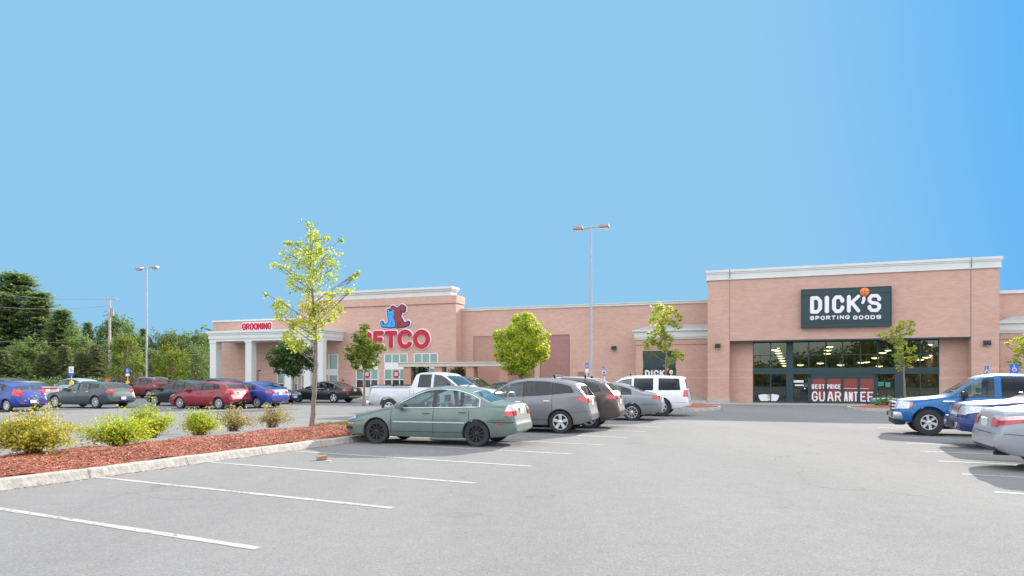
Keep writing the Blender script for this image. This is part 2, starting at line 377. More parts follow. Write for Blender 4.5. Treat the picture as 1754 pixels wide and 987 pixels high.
def iso_mesh(D, lo, h):
    V = {}; vs = []; fs = []
    def vid(k, p):
        if k not in V: V[k] = len(vs); vs.append(p)
        return V[k]
    nx, ny = D.shape
    for i in range(nx-1):
        for j in range(ny-1):
            c = [(i,j),(i+1,j),(i+1,j+1),(i,j+1)]; d = [D[q] for q in c]
            if min(d) > 0: continue
            poly = []
            for q in range(4):
                a, b = c[q], c[(q+1) % 4]; da, db = d[q], d[(q+1) % 4]
                if da < 0: poly.append(vid(a, (lo[0]+a[0]*h, lo[1]+a[1]*h)))
                if (da < 0) != (db < 0):
                    t = da/(da-db); key = (min(a, b), max(a, b)); poly.append(vid(key, (lo[0]+(a[0]+(b[0]-a[0])*t)*h, lo[1]+(a[1]+(b[1]-a[1])*t)*h)))
            if len(poly) >= 3: fs.append(tuple(poly))
    return vs, fs
def glyph(mb, strokes, r, x0, x1, z0, z1, yf, depth, norm='round', n=30, mi=0):
    """strokes in unit box scaled into x0..x1, z0..z1 (inset by r); front at yf, going back by depth"""
    S = [[(x0+r+p[0]*(x1-x0-2*r), z0+r+p[1]*(z1-z0-2*r)) for p in s] for s in strokes]
    D, lo, h = sdf_fill(S, r, norm, n); vs, fs = iso_mesh(D, lo, h); raised(mb, vs, fs, yf, depth, mi)
def raised(mb, vs, fs, yf, depth, mi=0):
    from collections import Counter
    nV = len(vs); ed = Counter()
    for f in fs:
        for a, b in zip(f, f[1:]+f[:1]): ed[(a, b)] += 1
    side = [(a, b, b+nV, a+nV) for (a, b) in ed if (b, a) not in ed]
    mb.add([(x, yf, z) for x, z in vs]+[(x, yf+depth, z) for x, z in vs], list(fs)+side, mi)
def word(mb, text, x0, x1, z0, z1, r, yf, depth, norm='oct', gap=.25, n=26, narrow=('I',)):
    ws = [(.0 if c == ' ' else (.32 if c in "'" else (.42 if c == 'I' else 1.))) for c in text]
    ws = [.5 if c == ' ' else w for c, w in zip(text, ws)]
    tot = sum(ws)+gap*(len(text)-1); k = (x1-x0)/tot; x = x0
    for c, w in zip(text, ws):
        if c != ' ': glyph(mb, GL[c], r, x, x+w*k, z0, z1, yf, depth, norm, n)
        x += (w+gap)*k

# ---- sporting goods store
store = empty('sporting_goods_store', O, RZ, 'tall brick store front at the right with dark green glazed entrance and pale cornice', 'building')
H = HZ(1217, 464); HC = HZ(1217, 481)           # top of cornice, underside
W1 = T(1712); TL, TR = T(1250), T(1663); HH = HZ(1250, 584); Y1 = .9
mb = MB()
mb.box(0, TL, 0, 30, 0, HC); mb.box(TR, W1, 0, 30, 0, HC)            # piers
mb.box(TL, TR, 0, 30, HH, HC)                                       # header
tg0, tg1 = T(1289.5, Y1), T(1609, Y1)
mb.box(TL+.002, tg0, Y1, 30, 0, HH-.002); mb.box(tg1, TR-.002, Y1, 30, 0, HH-.002)
mb.box(tg0, tg1, 12, 30, 0, HH-.002)
mb.build('wall', M['brick'], store)
mb = MB()
for y0, d, z0, z1 in ((-.09, 1, HC+.002, HC+.08), (-.06, 1, HC+.08, H-.26), (-.10, 1, H-.26, H-.16), (-.14, 1, H-.16, H)):
    mb.box(-.02+y0, W1+.02-y0, y0, 30, z0, z1)
mb.build('cornice', M['stone'], store)
for x in (TL, TR): MB().box(x-.02, x+.02, -.006, .01, 0.2, HC).build('control_joint', M['joint'], store); MB().box(x-.02, x+.02, -.146, -.1, HC+.08, H-.002).build('cornice_joint', M['joint'], store)
for xa_, xb_ in ((-.04, TL+.02), (TR-.02, W1+.04)): MB().box(xa_, xb_, -.05, .2, .02, .28).build('base_course', M['stone_dirty'], store)
mb = MB(); mb.box(TL, TR, -.02, .6, HH-.09, HH-.003); mb.build('lintel', M['dgreen'], store)
# glazing grid
zt, zb1, zb2, zd = HZ(1290, 586.5, Y1)+.05, HZ(1400, 630, Y1), HZ(1400, 641, Y1), .14
fr = MB(); ga = []
def X(px): return T(px, Y1)
def bar(x0, x1, z0, z1, y0=Y1+.02, y1=Y1+.16): fr.box(x0, x1, y0, y1, z0, z1)
cols_u = [1290,1320,1347.5,1358,1385.6,1414.7,1443.8,1473.8,1503.8,1533,1546,1576.5,1608.5]
bar(tg0, tg1, zb1, zb2, Y1-.02, Y1+.2); bar(tg0, tg1, HH-.14, HH-.01)
bar(X(1347), X(1358.5), 0.03, HH-.14, Y1-.04, Y1+.22); bar(X(1532.5), X(1546), .03, HH-.14, Y1-.04, Y1+.22)
for p in cols_u: bar(X(p)-.03, X(p)+.03, zb2 if 1359 < p < 1532 else .03, HH-.14)
zm = (zb1+HH-.14)/2; zl = HZ(1300, 665, Y1)
bar(tg0, tg1, zm-.025, zm+.025, Y1+.03, Y1+.15)
bar(tg0, X(1347), zl-.025, zl+.025, Y1+.03, Y1+.15); bar(X(1546), tg1, zl-.025, zl+.025, Y1+.03, Y1+.15)
bar(tg0, tg1, .03, .13)
bar(X(1384), X(1389.5), .03, zb2); bar(X(1499), X(1504), .03, zb2); bar(X(1384), X(1504), HZ(1440, 647, Y1), zb2+.01)
fr.build('window_frame', M['dgreen'], store)
def pane(a, b, z0, z1, y=Y1+.08, m='sglass', nm='window', parent=store):
    return MB().box(a, b, y, y+.012, z0, z1).build(nm, M[m], parent)
for a, b in zip(cols_u[:-1], cols_u[1:]):
    if (a, b) in ((1347.5,1358),(1533,1546)): continue
    pane(X(a)+.03, X(b)-.03, zb1, HH-.14)
for a, b in ((1290,1320),(1320,1347),(1358.5,1384),(1504,1532.5),(1546,1576.5),(1576.5,1608.5)): pane(X(a)+.03, X(b)-.03, .13, zb2)
# sliding doors with the red posters
dt = HZ(1440, 647.5, Y1); dcols = [1389.5,1415,1443.2,1471.4,1499]
for i, (a, b) in enumerate(zip(dcols[:-1], dcols[1:])):
    d = MB(); x0, x1 = X(a)+.01, X(b)-.01
    d.box(x0, x0+.07, Y1+.03, Y1+.09, .04, dt); d.box(x1-.07, x1, Y1+.03, Y1+.09, .04, dt)
    d.box(x0+.07, x1-.07, Y1+.03, Y1+.09, .04, .17); d.box(x0+.07, x1-.07, Y1+.03, Y1+.09, dt-.05, dt)
    zc = HZ(1440, 668, Y1); d.box(x0+.07, x1-.07, Y1+.032, Y1+.088, zc-.03, zc+.03)
    dd = d.build('sliding_door', M['dgreen'], store)
    MB().box(x0+.07, x1-.07, Y1+.045, Y1+.052, .17, dt-.05).build('poster', M['redpanel'], dd)
t_ = MB()
word(t_, 'BEST', X(1390.5), X(1412.5), HZ(1400, 666.5, Y1), HZ(1400, 658.5, Y1), .028, Y1+.02, .012, gap=.28)
word(t_, 'PRICE', X(1417), X(1440), HZ(1430, 666.5, Y1), HZ(1430, 658.5, Y1), .028, Y1+.02, .012, gap=.26)
zz0, zz1 = HZ(1440, 687.8, Y1), HZ(1440, 671, Y1)
for a, b, w in ((1389.5,1414.2,'GU'),(1416,1442,'AR'),(1444.5,1470.5,'ANT'),(1472.5,1497,'EE')):
    word(t_, w, X(a)+.04, X(b)-.04, zz0, zz1, .044, Y1+.022, .01, gap=.22)
t_.box(X(1445.5), X(1468.5), Y1+.02, Y1+.03, HZ(1440, 666, Y1), HZ(1440, 665.2, Y1)); t_.box(X(1473), X(1488), Y1+.02, Y1+.03, HZ(1440, 666, Y1), HZ(1440, 665.2, Y1))
t_.box(X(1424), X(1434), Y1+.02, Y1+.03, HZ(1440, 690.2, Y1), HZ(1440, 689.7, Y1)); t_.box(X(1452), X(1463), Y1+.02, Y1+.03, HZ(1440, 690.2, Y1), HZ(1440, 689.7, Y1))
t_.build('poster_lettering', M['letterw'], store)
# notices on the side lights
for (px, py, w, h) in ((1368, 653.5, .30, .16), (1369, 660, .26, .1)):
    MB().box(X(px)-w, X(px)+w, Y1+.05, Y1+.06, HZ(px, py, Y1)-h/2, HZ(px, py, Y1)+h/2).build('notice', M['letterw'], store)
M['teal'] = mat('teal notice', (.05,.25,.25), .5)
for (px, py, w, h) in ((1508.5, 656, .18, .12), (1508.5, 660, .18, .12), (1521, 659, .14, .30)):
    MB().box(X(px)-w, X(px)+w, Y1+.05, Y1+.06, HZ(px, py, Y1)-h/2, HZ(px, py, Y1)+h/2).build('notice', M['teal'], store)
# interior: floor, back wall, ceiling, pendant lamps, shelves
M['floorin'] = mat('shop floor', (.25,.24,.22), .4); M['ceilin'] = mat('shop ceiling', (.05,.052,.05), .9)
MB().box(tg0, tg1, Y1+.25, 12, .02, .05).build('floor', M['floorin'], store)
random.seed(3)
for k in range(26):
    x = random.uniform(tg0+.6, tg1-.6); y = random.uniform(4, 11); w = random.uniform(.2, .7); h = random.uniform(1.0, 1.7); MB().box(x-w, x+w, y-.2, y+.2, .14, .14+h).build('shelf', M[random.choice(('seat','seat','seat_light','sky_blue','teal'))], store)
def pend(t, y, z, parent):
    q = MB(); q.lathe([(.03,.18),(.10,.16),(.26,0)], 12, 'z', (t, y, z)); q.cyl((t, y, z+.1), (t, y, HH+.0), .012, n=4)
    h = q.build('ceiling_lamp', M['white'], parent); g = MB(); g.lathe([(.25,.0),(.2,-.05),(.001,-.09)], 12, 'z', (t, y, z+.0)); g.build('bulb', M['lampglow'], h)
for k in range(9): y = 2.2+k*1.05; t = T(1327+k*2.2, y); pend(t, y, HZ(1327, 592+k*4.3, y)-.0 if k else HH-.55, store)
for px, py, y in ((1421,594,2.5),(1418,600,3.6),(1417,605.5,4.8),(1405,622,6.5),(1371,625,7),(1440,625,5),(1475,621,6),(1484,620,7),(1499,613,4),(1512,604,3),(1520,600,4),(1506,627,8),(1576,616,4),(1587,612,3),(1599,608.5,3),(1600,626,4),(1569,630,7),(1597,585.5+2,3),(1545,612,5)):
    t = T(px, y); z = HZ(px, py, y); pend(t, y, min(z, HH-.3), store)
sw = MB(); sh_ = [(-.5,.0),(-.36,-.45),(0,-.72),(.36,-.45),(.5,.0),(.42,.12),(0,.2),(-.42,.12)]
for px in (1309.5, 1324): 
    cx, cz = X(px), HZ(px, 681.5, Y1)
    sw.prism([(cx+p[0]*.78, cz+p[1]*.62+.12) for p in sh_], Y1+.055, Y1+.07)
sw.build('window_sticker', M['letterw'], store)

# hung sign board
sg = empty('store_sign', LP(T(1373, -.3), -.3), RZ, 'dark green lightbox sign with white DICK\'S SPORTING GOODS lettering above the entrance', 'sign')
Ys = -.3; s0 = T(1373, Ys); s1 = T(1526.5, Ys); sz0, sz1 = HZ(1373, 562, Ys), HZ(1373, 496, Ys)
def SXo(px): return T(px, Ys)-s0
mb = MB().box(0, s1-s0, .0, .3, sz0, sz1); mb.build('sign_board', M['dgreen'], sg)
mb = MB(); 
for z0, z1 in ((sz0, sz0+.05), (sz1-.05, sz1), (sz0+.30, sz0+.325), (sz1-.40, sz1-.375)): mb.box(-.01, s1-s0+.01, -.03, .005, z0, z1)
mb.box(-.03, .03, -.03, .3, sz0, sz1); mb.box(s1-s0-.03, s1-s0+.03, -.03, .3, sz0, sz1); mb.build('sign_frame', M['dgreen'], sg)
t_ = MB(); lz0, lz1 = HZ(1400, 537.5, Ys), HZ(1400, 507.5, Ys)
for c, a, b, r in (('D',1387.5,1408,.115),('I',1412,1420.5,.125),('C',1425,1446,.115),('K',1450.5,1473.5,.11),('S',1486,1509,.105)):
    glyph(t_, GL[c], r, SXo(a), SXo(b), lz0-(.0), lz1, -.06, .055, 'oct', 30)
glyph(t_, [[(.5,1),(.5,.55),(0,0)]], .085, SXo(1475), SXo(1484), HZ(1480, 521, Ys), HZ(1480, 508, Ys), -.06, .055, 'oct', 20)
word(t_, 'SPORTING', SXo(1387.5), SXo(1455), HZ(1420, 547.8, Ys), HZ(1420, 541, Ys), .030, -.06, .055, 'oct', .3)
word(t_, 'GOODS', SXo(1461), SXo(1509), HZ(1490, 547, Ys), HZ(1490, 540.2, Ys), .030, -.06, .055, 'oct', .3)
t_.build('sign_lettering', M['letterw'], sg)
c = (SXo(1481), HZ(1481, 500, Ys)); t_ = MB(); t_.lathe([(.001,-.10),(.12,-.09),(.22,-.06),(.27,0)], 24, 'y', (c[0], 0, c[1])); t_.build('ball', M['orange'], sg, smooth=True)
t_ = MB()
for pts in ([(-.27,0),(.27,0)],[(0,-.27),(0,.27)]): t_.box(c[0]+min(p[0] for p in pts)-.008, c[0]+max(p[0] for p in pts)+.008, -.108, -.09, c[1]+min(p[1] for p in pts)-.008, c[1]+max(p[1] for p in pts)+.008)
t_.build('ball_seam', M['redpanel'], sg)

# wall packs
def walllight(px, py, y, label):
    p = LP(T(px, y), y, HZ(px, py, y)); e = empty('wall_light', p, RZ, label, 'lamp', 'square wall lights along the brick facades')
    MB().prism([(-.0,-.14),(.0,.16),(-.18,.16),(-.26,.05),(-.26,-.14)], -.17, .17, 'x').build('housing', M['dark'], e)
    MB().box(-.13, .13, -.24, -.04, -.165, -.142).build('lens', M['tailw'], e)
walllight(1229.5, 593, 0, 'square black wall light on the left brick pier of the tall store front')
walllight(1690, 588, 0, 'square black wall light on the right brick pier of the tall store front')

# ---- connecting range of low brick walls
YC = 4.0; con = empty('connecting_wall_building', LP(T(790, YC), YC), RZ, 'long low brick wall building joining the two store fronts, with maroon blind panels', 'building')
c0 = T(790, YC); cw = T(1213, YC)-c0; HCn = HZ(1213, 513.5, YC); HCb = HCn-.22
def CX_(px, y=YC): return T(px, y)-c0
mb = MB(); mb.box(.0, cw+2, 0, 25, 0, HCb); mb.build('wall', M['brick'], con)
mb = MB(); mb.box(.0, cw+1.5, -.08, 25, HCb+.002, HCn-.06); mb.box(0, cw+1.5, -.14, 25, HCn-.06, HCn); mb.build('coping', M['stone'], con)
zp = HZ(950, 574.5, YC)
for a, b in ((812.5,862),(868,914),(926,974.5)):
    mb = MB(); x0, x1 = CX_(a), CX_(b); mb.box(x0, x1, -.012, .02, 0, zp); mb.build('blind_panel', M['brick_mid' if a < 820 else 'brick_dark'], con)
    mb = MB(); mb.box(x0-.04, x1+.04, -.04, .02, zp, zp+.05); mb.box(x0-.05, x0, -.04, .02, 0, zp); mb.box(x1, x1+.05, -.04, .02, 0, zp); mb.build('panel_edge', M['joint'], con)
mb = MB(); mb.box(CX_(990), CX_(1001), -.05, 0, 2.0, 2.15); mb.box(CX_(990), CX_(1009), -.04, 0, 1.4, HZ(1000, 641, YC)); mb.build('wall_hatch', M['brick_dark'], con)
walllight(1052, 596.5, YC, 'square black wall light on the low brick wall between the two stores')
# side wings of the store with metal-clad cornices
def wing(xa, xb, right, label):
    Yw = 2.6; e = empty('brick_wing', LP(T(xa, Yw), Yw), RZ, label, 'building', None); w0 = T(xa, Yw); w1 = T(xb, Yw)-w0 if not right else 14
    zt_, zb_ = HZ(1213, 563, Yw), HZ(1213, 579.5, Yw); zr = HZ(1213, 556, Yw)
    h1 = zb_-.02
    mb = MB(); mb.box(0, w1, 0, 1.5, 0, h1); mb.build('wall', M['brick'], e)
    mb = MB(); mb.box(-.05, w1, -.07, 1.4, h1+.002, h1+.14); mb.box(-.1, w1, -.13, 1.4, h1+.14, zt_-.12); mb.box(-.2, w1, -.26, 1.4, zt_-.12, zt_)
    mb.build('cornice', M['stone'], e)
    mb = MB(); a = .9; v = [(-.15,-.2,zt_+.002),(w1,-.2,zt_+.002),(w1,1.3,zt_+.002),(-.15,1.3,zt_+.002),(a,1.0,zr+.12),(w1,1.0,zr+.12),(w1,1.3,zr+.12),(a,1.3,zr+.12)]
    mb.add(v, [(0,1,5,4),(4,5,6,7),(0,4,7,3),(1,2,6,5),(0,3,2,1),(3,7,6,2)]); 
    for k in range(int(w1/.55)): mb.box(a+.1+k*.55, a+.13+k*.55, -.15, -.12, zt_, zt_+.02)
    mb.build('metal_roof', M['roofing'], e)
    mb = MB(); x = .0; mb.box(x, w1, -.02, .05, h1-.42, h1-.37); mb.build('string_course', M['brick_dark'], e)
    mb = MB(); mb.box(-.03, w1, -.05, .2, .12, .34); mb.build('base_course', M['stone_dirty'], e)
    return e, w0, Yw, h1
e, w0, Yw, h1 = wing(1089, 1213, False, 'low brick wing with pale cornice and a DICK\'S lettered window, left of tall store')
a, b = T(1102, Yw)-w0, T(1157, Yw)-w0; z1 = HZ(1130, 601, Yw); zt2 = HZ(1130, 617, Yw); z3 = HZ(1130, 630, Yw)
mb = MB(); y = -.03
for x in (a, (a+b)/2-.4, (a+b)/2+.35, b): mb.box(x-.035, x+.035, y, .06, zt2, z1)
mb.box(a, b, y, .06, z1-.06, z1); mb.box(a, b, y-.005, .07, z3, zt2); 
for x in (a, b): mb.box(x-.035, x+.035, y, .06, .3, z3)
mb.build('window_frame', M['dgreen'], e)
MB().box(a, b, .0-.012, .03, .3, z1-.06).build('window', mat('dark shop window', (.02,.04,.035), .1, spec=1., noise=.3, nscale=2), e)
mb = MB(); word(mb, "DICK", a+.12, T(1138.5, Yw)-w0, HZ(1130, 645.5, Yw), HZ(1130, 634, Yw), .06, -.045, .01, 'oct', .18)
glyph(mb, GL['S'], .05, T(1146.5, Yw)-w0, T(1153, Yw)-w0, HZ(1130, 645.5, Yw), HZ(1130, 634, Yw), -.045, .01, 'oct'); mb.build('window_lettering', M['letterw'], e)
MB().lathe([(.001,-.06),(.09,-.055),(.13,-.04)], 16, 'y', (T(1142.5, Yw)-w0, 0, HZ(1142, 633, Yw))).build('ball', M['orange'], e)
wing(1713, 1800, True, 'single storey brick wing with a pale cornice beyond the right pier of the tall store')
c2 = empty('rear_brick_range', LP(T(1712, YC)+.05, YC+.02), RZ, 'low brick range with white coping at the far right edge behind the brick wing', 'building')
MB().box(-.3, 18, 0, 25, 0, HCb-.1).build('wall', M['brick'], c2); MB().box(-.3, 18, -.1, 25, HCb-.098, HCn-.1).build('coping', M['stone'], c2)
# security camera on right wing
sc_ = empty('security_camera', LP(T(1728, 2.6), 2.6, HZ(1728, 618, 2.6)), RZ, 'small white security camera on the brick wing at the far right', 'camera')
MB().cyl((0, 0, 0), (0, -.22, -.02), .03).build('arm', M['white'], sc_); MB().cyl((-.02, -.2, -.08), (.22, -.3, -.12), .07, .08, 12).build('camera_body', M['grey_post'], sc_, sharp=40)

# ---- pet store
YP = 2.8; pet = empty('pet_store', LP(T(781, YP), YP), RZ, 'brick pet supply store with a tall parapet and white columned portico on the left', 'building')
p0 = T(781, YP)
def PX(px, y=YP): return T(px, y)-p0
TW0 = PX(512); HB = HZ(781, 505.5, YP); HT = HZ(781, 490, YP); WG0 = PX(365); HW = HZ(365, 549.5, YP)
mb = MB(); mb.box(TW0, 0, 0, 1.6, 0, HB-.62); mb.box(TW0-.07, .07, -.07, 1.67, HB-.62, HB); mb.box(WG0, TW0-.002, .0, 25, 0, HW-.16); mb.build('wall', M['brick'], pet)
mb = MB(); mb.box(TW0+.55, -.5, .1, 1.3, HB+.002, HT-.32); mb.box(TW0+.45, -.4, .0, 1.36, HT-.32, HT-.18); mb.box(TW0+.35, -.3, -.1, 1.42, HT-.18, HT)
mb.build('cornice', M['stone'], pet)
mb = MB(); mb.box(WG0-.06, TW0-.08, -.08, 25, HW-.158, HW); mb.build('coping', M['stone'], pet)
mb = MB(); mb.box(TW0-.075, .075, -.078, -.0, HB-.66, HB-.62); mb.build('brick_band', M['brick_dark'], pet)
# portico
YR = YP-3.1; q0, q1 = PX(355, YR), PX(553, YR); QT, QB = HZ(553, 562, YR), HZ(553, 581, YR); y0 = YR-YP
mb = MB(); mb.box(q0+.12, q1-.12, y0+.12, -.002, QB, QB+.22); mb.box(q0+.06, q1-.06, y0+.06, -.002, QB+.22, QT-.34); mb.box(q0, q1, y0, -.002, QT-.34, QT-.22); mb.box(q0-.06, q1+.06, y0-.06, -.002, QT-.20, QT); mb.box(q0+.05, q1-.05, y0+.05, -.002, QT-.222, QT-.198)
mb.build('portico_roof', M['stone'], pet)
for a, b in ((355.5,367.5),(416.5,428.5),(484,496),(553-12.5,553)):
    x0 = PX(a, YR)+.1; x1 = PX(b, YR)
    if b == 553: x0 += .0; x1 -= .12
    wd = max(.5, x1-x0); mb = MB(); mb.box(x0, x0+wd, y0+.15, y0+.15+wd, .14, QB-.002); mb.box(x0-.05, x0+wd+.05, y0+.10, y0+.2+wd, .14, .5); mb.box(x0-.04, x0+wd+.04, y0+.11, y0+.19+wd, QB-.16, QB-.004)
    mb.build('column', M['stone'], pet)
MB().box(PX(555)-.0, PX(566), y0+.25, y0+.8, .14, QB-.002).build('column', M['stone'], pet)
# shop windows
def punit(xa, xb, zs, nv=3, name='window'):
    x0, x1 = PX(xa), PX(xb); mb = MB()
    for i, (z0, z1, kind) in enumerate(zs):
        if kind == 'p': mb.box(x0, x1, -.05, .05, z0, z1); continue
        n = nv
        for k in range(n+1): x = x0+(x1-x0)*k/n; mb.box(x-.045, x+.045, -.05, .05, z0, z1)
        mb.box(x0, x1, -.05, .05, z1-.06, z1); mb.box(x0, x1, -.05, .05, z0, z0+.05)
        if kind == 'd': zm = z0+(z1-z0)*.45; mb.box(x0, x1, -.05, .05, zm-.04, zm+.04)
    w = mb.build('window', M['white'], pet)
    for (z0, z1, kind) in zs:
        if kind == 'p': continue
        MB().box(x0, x1, -.03, .0, z0+.05, z1-.06).build('glass_pane', M['pglass'], w)
        if kind == 'd': MB().box(x0, x1, -.032, -.028, z0+.05, z0+(z1-z0)*.45-.04).build('lower_pane', M['winlow'], w)
M['winlow'] = mat('dark window', (.015,.02,.02), .1, spec=1., noise=.3, nscale=1)
zz = [HZ(680, p, YP) for p in (606, 622, 632, 665)]
for a, b in ((611,648),(659,698),(710,750)): punit(a, b, [(zz[3], zz[2], 'd'), (zz[2], zz[1], 'p'), (zz[1], zz[0], 'g')]); MB().box(PX(a), PX(b), -.04, .02, .14, zz[3]).build('window_apron', M['white'], pet)
zz = [HZ(560, p, YP) for p in (607, 633, 642, 690)]
for a, b, n in ((517,555,3),(564,579,1)): punit(a, b, [(.14, zz[2], 'd'), (zz[2], zz[1], 'p'), (zz[1], zz[0], 'g')], n)
MB().box(PX(517), PX(579), -.03, .02, zz[2], zz[1]).build('entrance_panel', M['white'], pet)
punit(476, 510, [(.14, HZ(490, 633, YP), 'd')], 3)
MB().box(PX(428), PX(443), -.03, .02, .14, 2.35).build('service_door', M['brick_dark'], pet)
MB().box(PX(443.5), PX(446.5), -.08, 0, HZ(445, 636, YP), HZ(445, 634, YP)).build('door_lamp', M['dark'], pet)
MB().box(PX(586.5), PX(589), -.08, 0, HZ(588, 653, YP), HZ(588, 650, YP)).build('fire_bell', M['redpanel'], pet)
for px, r in ((629.5,1),(679.5,1)):
    mb = MB(); c = (PX(px), HZ(px, 641, YP)); mb.lathe([(.001,-.07),(.29,-.07),(.30,-.055)], 24, 'y', (c[0], 0, c[1])); d = mb.build('round_window_notice', M['red'], pet)
    mb = MB(); 
    for w_, z_ in ((.17,.10),(.19,.0),(.15,-.1)): mb.box(c[0]-w_, c[0]+w_, -.078, -.071, c[1]+z_-.03, c[1]+z_+.03)
    mb.build('notice_text', M['letterw'], d)
# PETCO lettering, each letter a fat rounded stroke on a pale halo
ps = empty('pet_store_sign', LP(T(627, YP), YP), RZ, 'big red rounded PETCO letters edged in white on the brick parapet', 'sign')
po = T(627, YP)
FAT = {'P': [[(.05,0),(.05,1),(.6,1),(.95,.85),(.95,.62),(.6,.42),(.1,.42)]], 'E': [[(1,1),(0,1),(0,0),(1,0)],[(0,.5),(.85,.5)]], 'T': [[(0,1),(1,1)],[(.5,1),(.5,0)]],
 'C': [[(.52+.52*cos(a_), .5+.5*sin(a_)) for a_ in np.linspace(radians(38), radians(322), 29)]], 'O': [[(.5+.5*cos(a_), .5+.5*sin(a_)) for a_ in np.linspace(0, 2*pi, 33)]]}
for c, a, b in (('P',616,638.5),('E',641,658.5),('T',660.5,681.5),('C',682,708),('O',709,737.5)):
    x0, x1 = T(a, YP)-po, T(b, YP)-po; z0, z1 = HZ(a, 597 if c in 'PET' else 598, YP), HZ(a, 567 if c in 'PET' else 565, YP); L = empty('letter', (0,0,0)) if False else None
    h = MB(); glyph(h, FAT[c], .235, x0-.05, x1+.09, z0-.05, z1+.08, -.10, .10, 'round', 56); hh = h.build('sign_letter', M['halo'], ps)
    h = MB(); glyph(h, FAT[c], .185, x0, x1, z0, z1, -.16, .058, 'round', 60); h.build('letter_face', M['red'], hh)
gs = empty('grooming_sign', LP(T(416, YP), YP), RZ, 'small red GROOMING sign with white edge on the low parapet above the portico', 'sign'); go = T(416, YP)
z0, z1 = HZ(440, 565, YP), HZ(440, 553.5, YP); x1 = T(465.5, YP)-go
h = MB(); glyph(h, [[(0,0),(0,1),(1,1),(1,0),(0,0)],[(0,.5),(1,.5)]], .15, -.06, x1+.08, z0-.07, z1+.08, -.06, .06, 'round', 40); h.build('sign_backing', M['halo'], gs)
h = MB(); word(h, 'GROOMING', 0, x1, z0, z1, .058, -.12, .055, 'oct', .12); h.build('sign_lettering', M['red'], gs)
def sdf_var(items, extra, n=70):
    '''items: (stroke, radius); grown by extra'''
    pts = np.array([p for s, r in items for p in s]); R_ = max(r for s, r in items)+extra; lo = pts.min(0)-R_*1.2; hi = pts.max(0)+R_*1.2
    h = max(hi-lo)/n; nx = int((hi[0]-lo[0])/h)+2; ny = int((hi[1]-lo[1])/h)+2
    X, Y = np.meshgrid(lo[0]+np.arange(nx)*h, lo[1]+np.arange(ny)*h, indexing='ij'); D = np.full(X.shape, 1e9)
    for s, r in items:
        for a, b in zip(s[:-1], s[1:]):
            dx, dy = b[0]-a[0], b[1]-a[1]; t = np.clip(((X-a[0])*dx+(Y-a[1])*dy)/(dx*dx+dy*dy+1e-12), 0, 1); D = np.minimum(D, np.hypot(X-a[0]-t*dx, Y-a[1]-t*dy)-r)
    D = D-extra; D[np.abs(D) < 1e-6] = 1e-6; return D, lo, h
# cat and dog emblem, plain generic seated silhouettes
em = empty('animal_emblem', LP(T(654, YP), YP), RZ, 'blue cat and red dog silhouettes sitting side by side above the big red letters', 'sign'); eo = T(654, YP)
ew = T(702, YP)-eo; ez0, ez1 = HZ(680, 560, YP), HZ(680, 525, YP); eh = ez1-ez0
def EP(pts): return [(p[0]*ew, ez0+p[1]*eh) for p in pts]
K_ = ew
cat = [([(.35,.60),(.36,.60)],.105),([(.285,.70),(.265,.80)],.03),([(.415,.70),(.44,.80)],.03),([(.37,.48),(.37,.30),(.34,.10)],.085),([(.30,.10),(.44,.10)],.075),([(.03,.22),(.05,.08),(.26,.055)],.032),([(.44,.3),(.44,.08)],.05)]
dog = [([(.57,.68),(.60,.68)],.115),([(.58,.46),(.60,.46)],.085),([(.50,.86),(.42,.93),(.385,.84)],.045),([(.66,.87),(.74,.96),(.81,.90),(.80,.80)],.05),([(.60,.36),(.58,.12)],.105),([(.66,.30),(.72,.10)],.085),([(.52,.09),(.84,.09)],.06),([(.84,.07),(.94,.10),(.96,.18)],.035)]
def EI(items): return [(EP(s_), r_*K_) for s_, r_ in items]
for nm, it, r, m, yf in (('emblem_edge', cat+dog, .17, M['halo'], -.08), ('emblem_outline', cat+dog, .095, M['navy'], -.13)):
    D, lo, h_ = sdf_var(EI(it), r); vs, fs = iso_mesh(D, lo, h_); q = MB(); raised(q, vs, fs, yf, -yf); q.build(nm, m, em)
for nm, it, m, yf in (('cat_figure', cat, M['signblue'], -.175), ('dog_figure', dog, M['emred'], -.155)):
    D, lo, h_ = sdf_var(EI(it), 0.); vs, fs = iso_mesh(D, lo, h_); q = MB(); raised(q, vs, fs, yf, .03); q.build(nm, m, em)
q = MB()
for c_ in ((.31,.62),(.39,.62),(.545,.72),(.635,.72),(.59,.50)):
    c2_ = EP([c_])[0]; q.lathe([(.001,-.19),(.035,-.185),(.035,-.15)], 10, 'y', (c2_[0], 0, c2_[1]))
for c_ in ((.40,.05,.30),(.60,.05,.28),(.68,.05,.24)):
    (x_, z_), (_, z2_) = EP([(c_[0], c_[1]), (c_[0], c_[2])]); q.box(x_-.018, x_+.018, -.185, -.15, z_, z2_)
q.build('emblem_line', M['navy'], em)
# free-standing canopy with brick piers
YK = -1.2; ko = T(682, YK); kc = empty('cart_canopy', LP(ko, YK), RZ, 'flat pale beam canopy standing on square brick piers in front of the pet store', 'canopy')
kz1, kz0 = HZ(760, 622, YK), HZ(760, 628, YK); kw = T(884, YK)-ko
mb = MB(); mb.box(0, kw, 0, 1.8, kz0, kz1); mb.box(-.06, kw+.06, -.06, 1.86, kz1+.002, kz1+.08); mb.build('beam', M['beige'], kc)
for a in (690, 743, 797, 855): x = T(a, YK)-ko; MB().box(x, x+.62, .1, .9, .0, kz0-.002).build('pier', M['brick_pier'], kc)
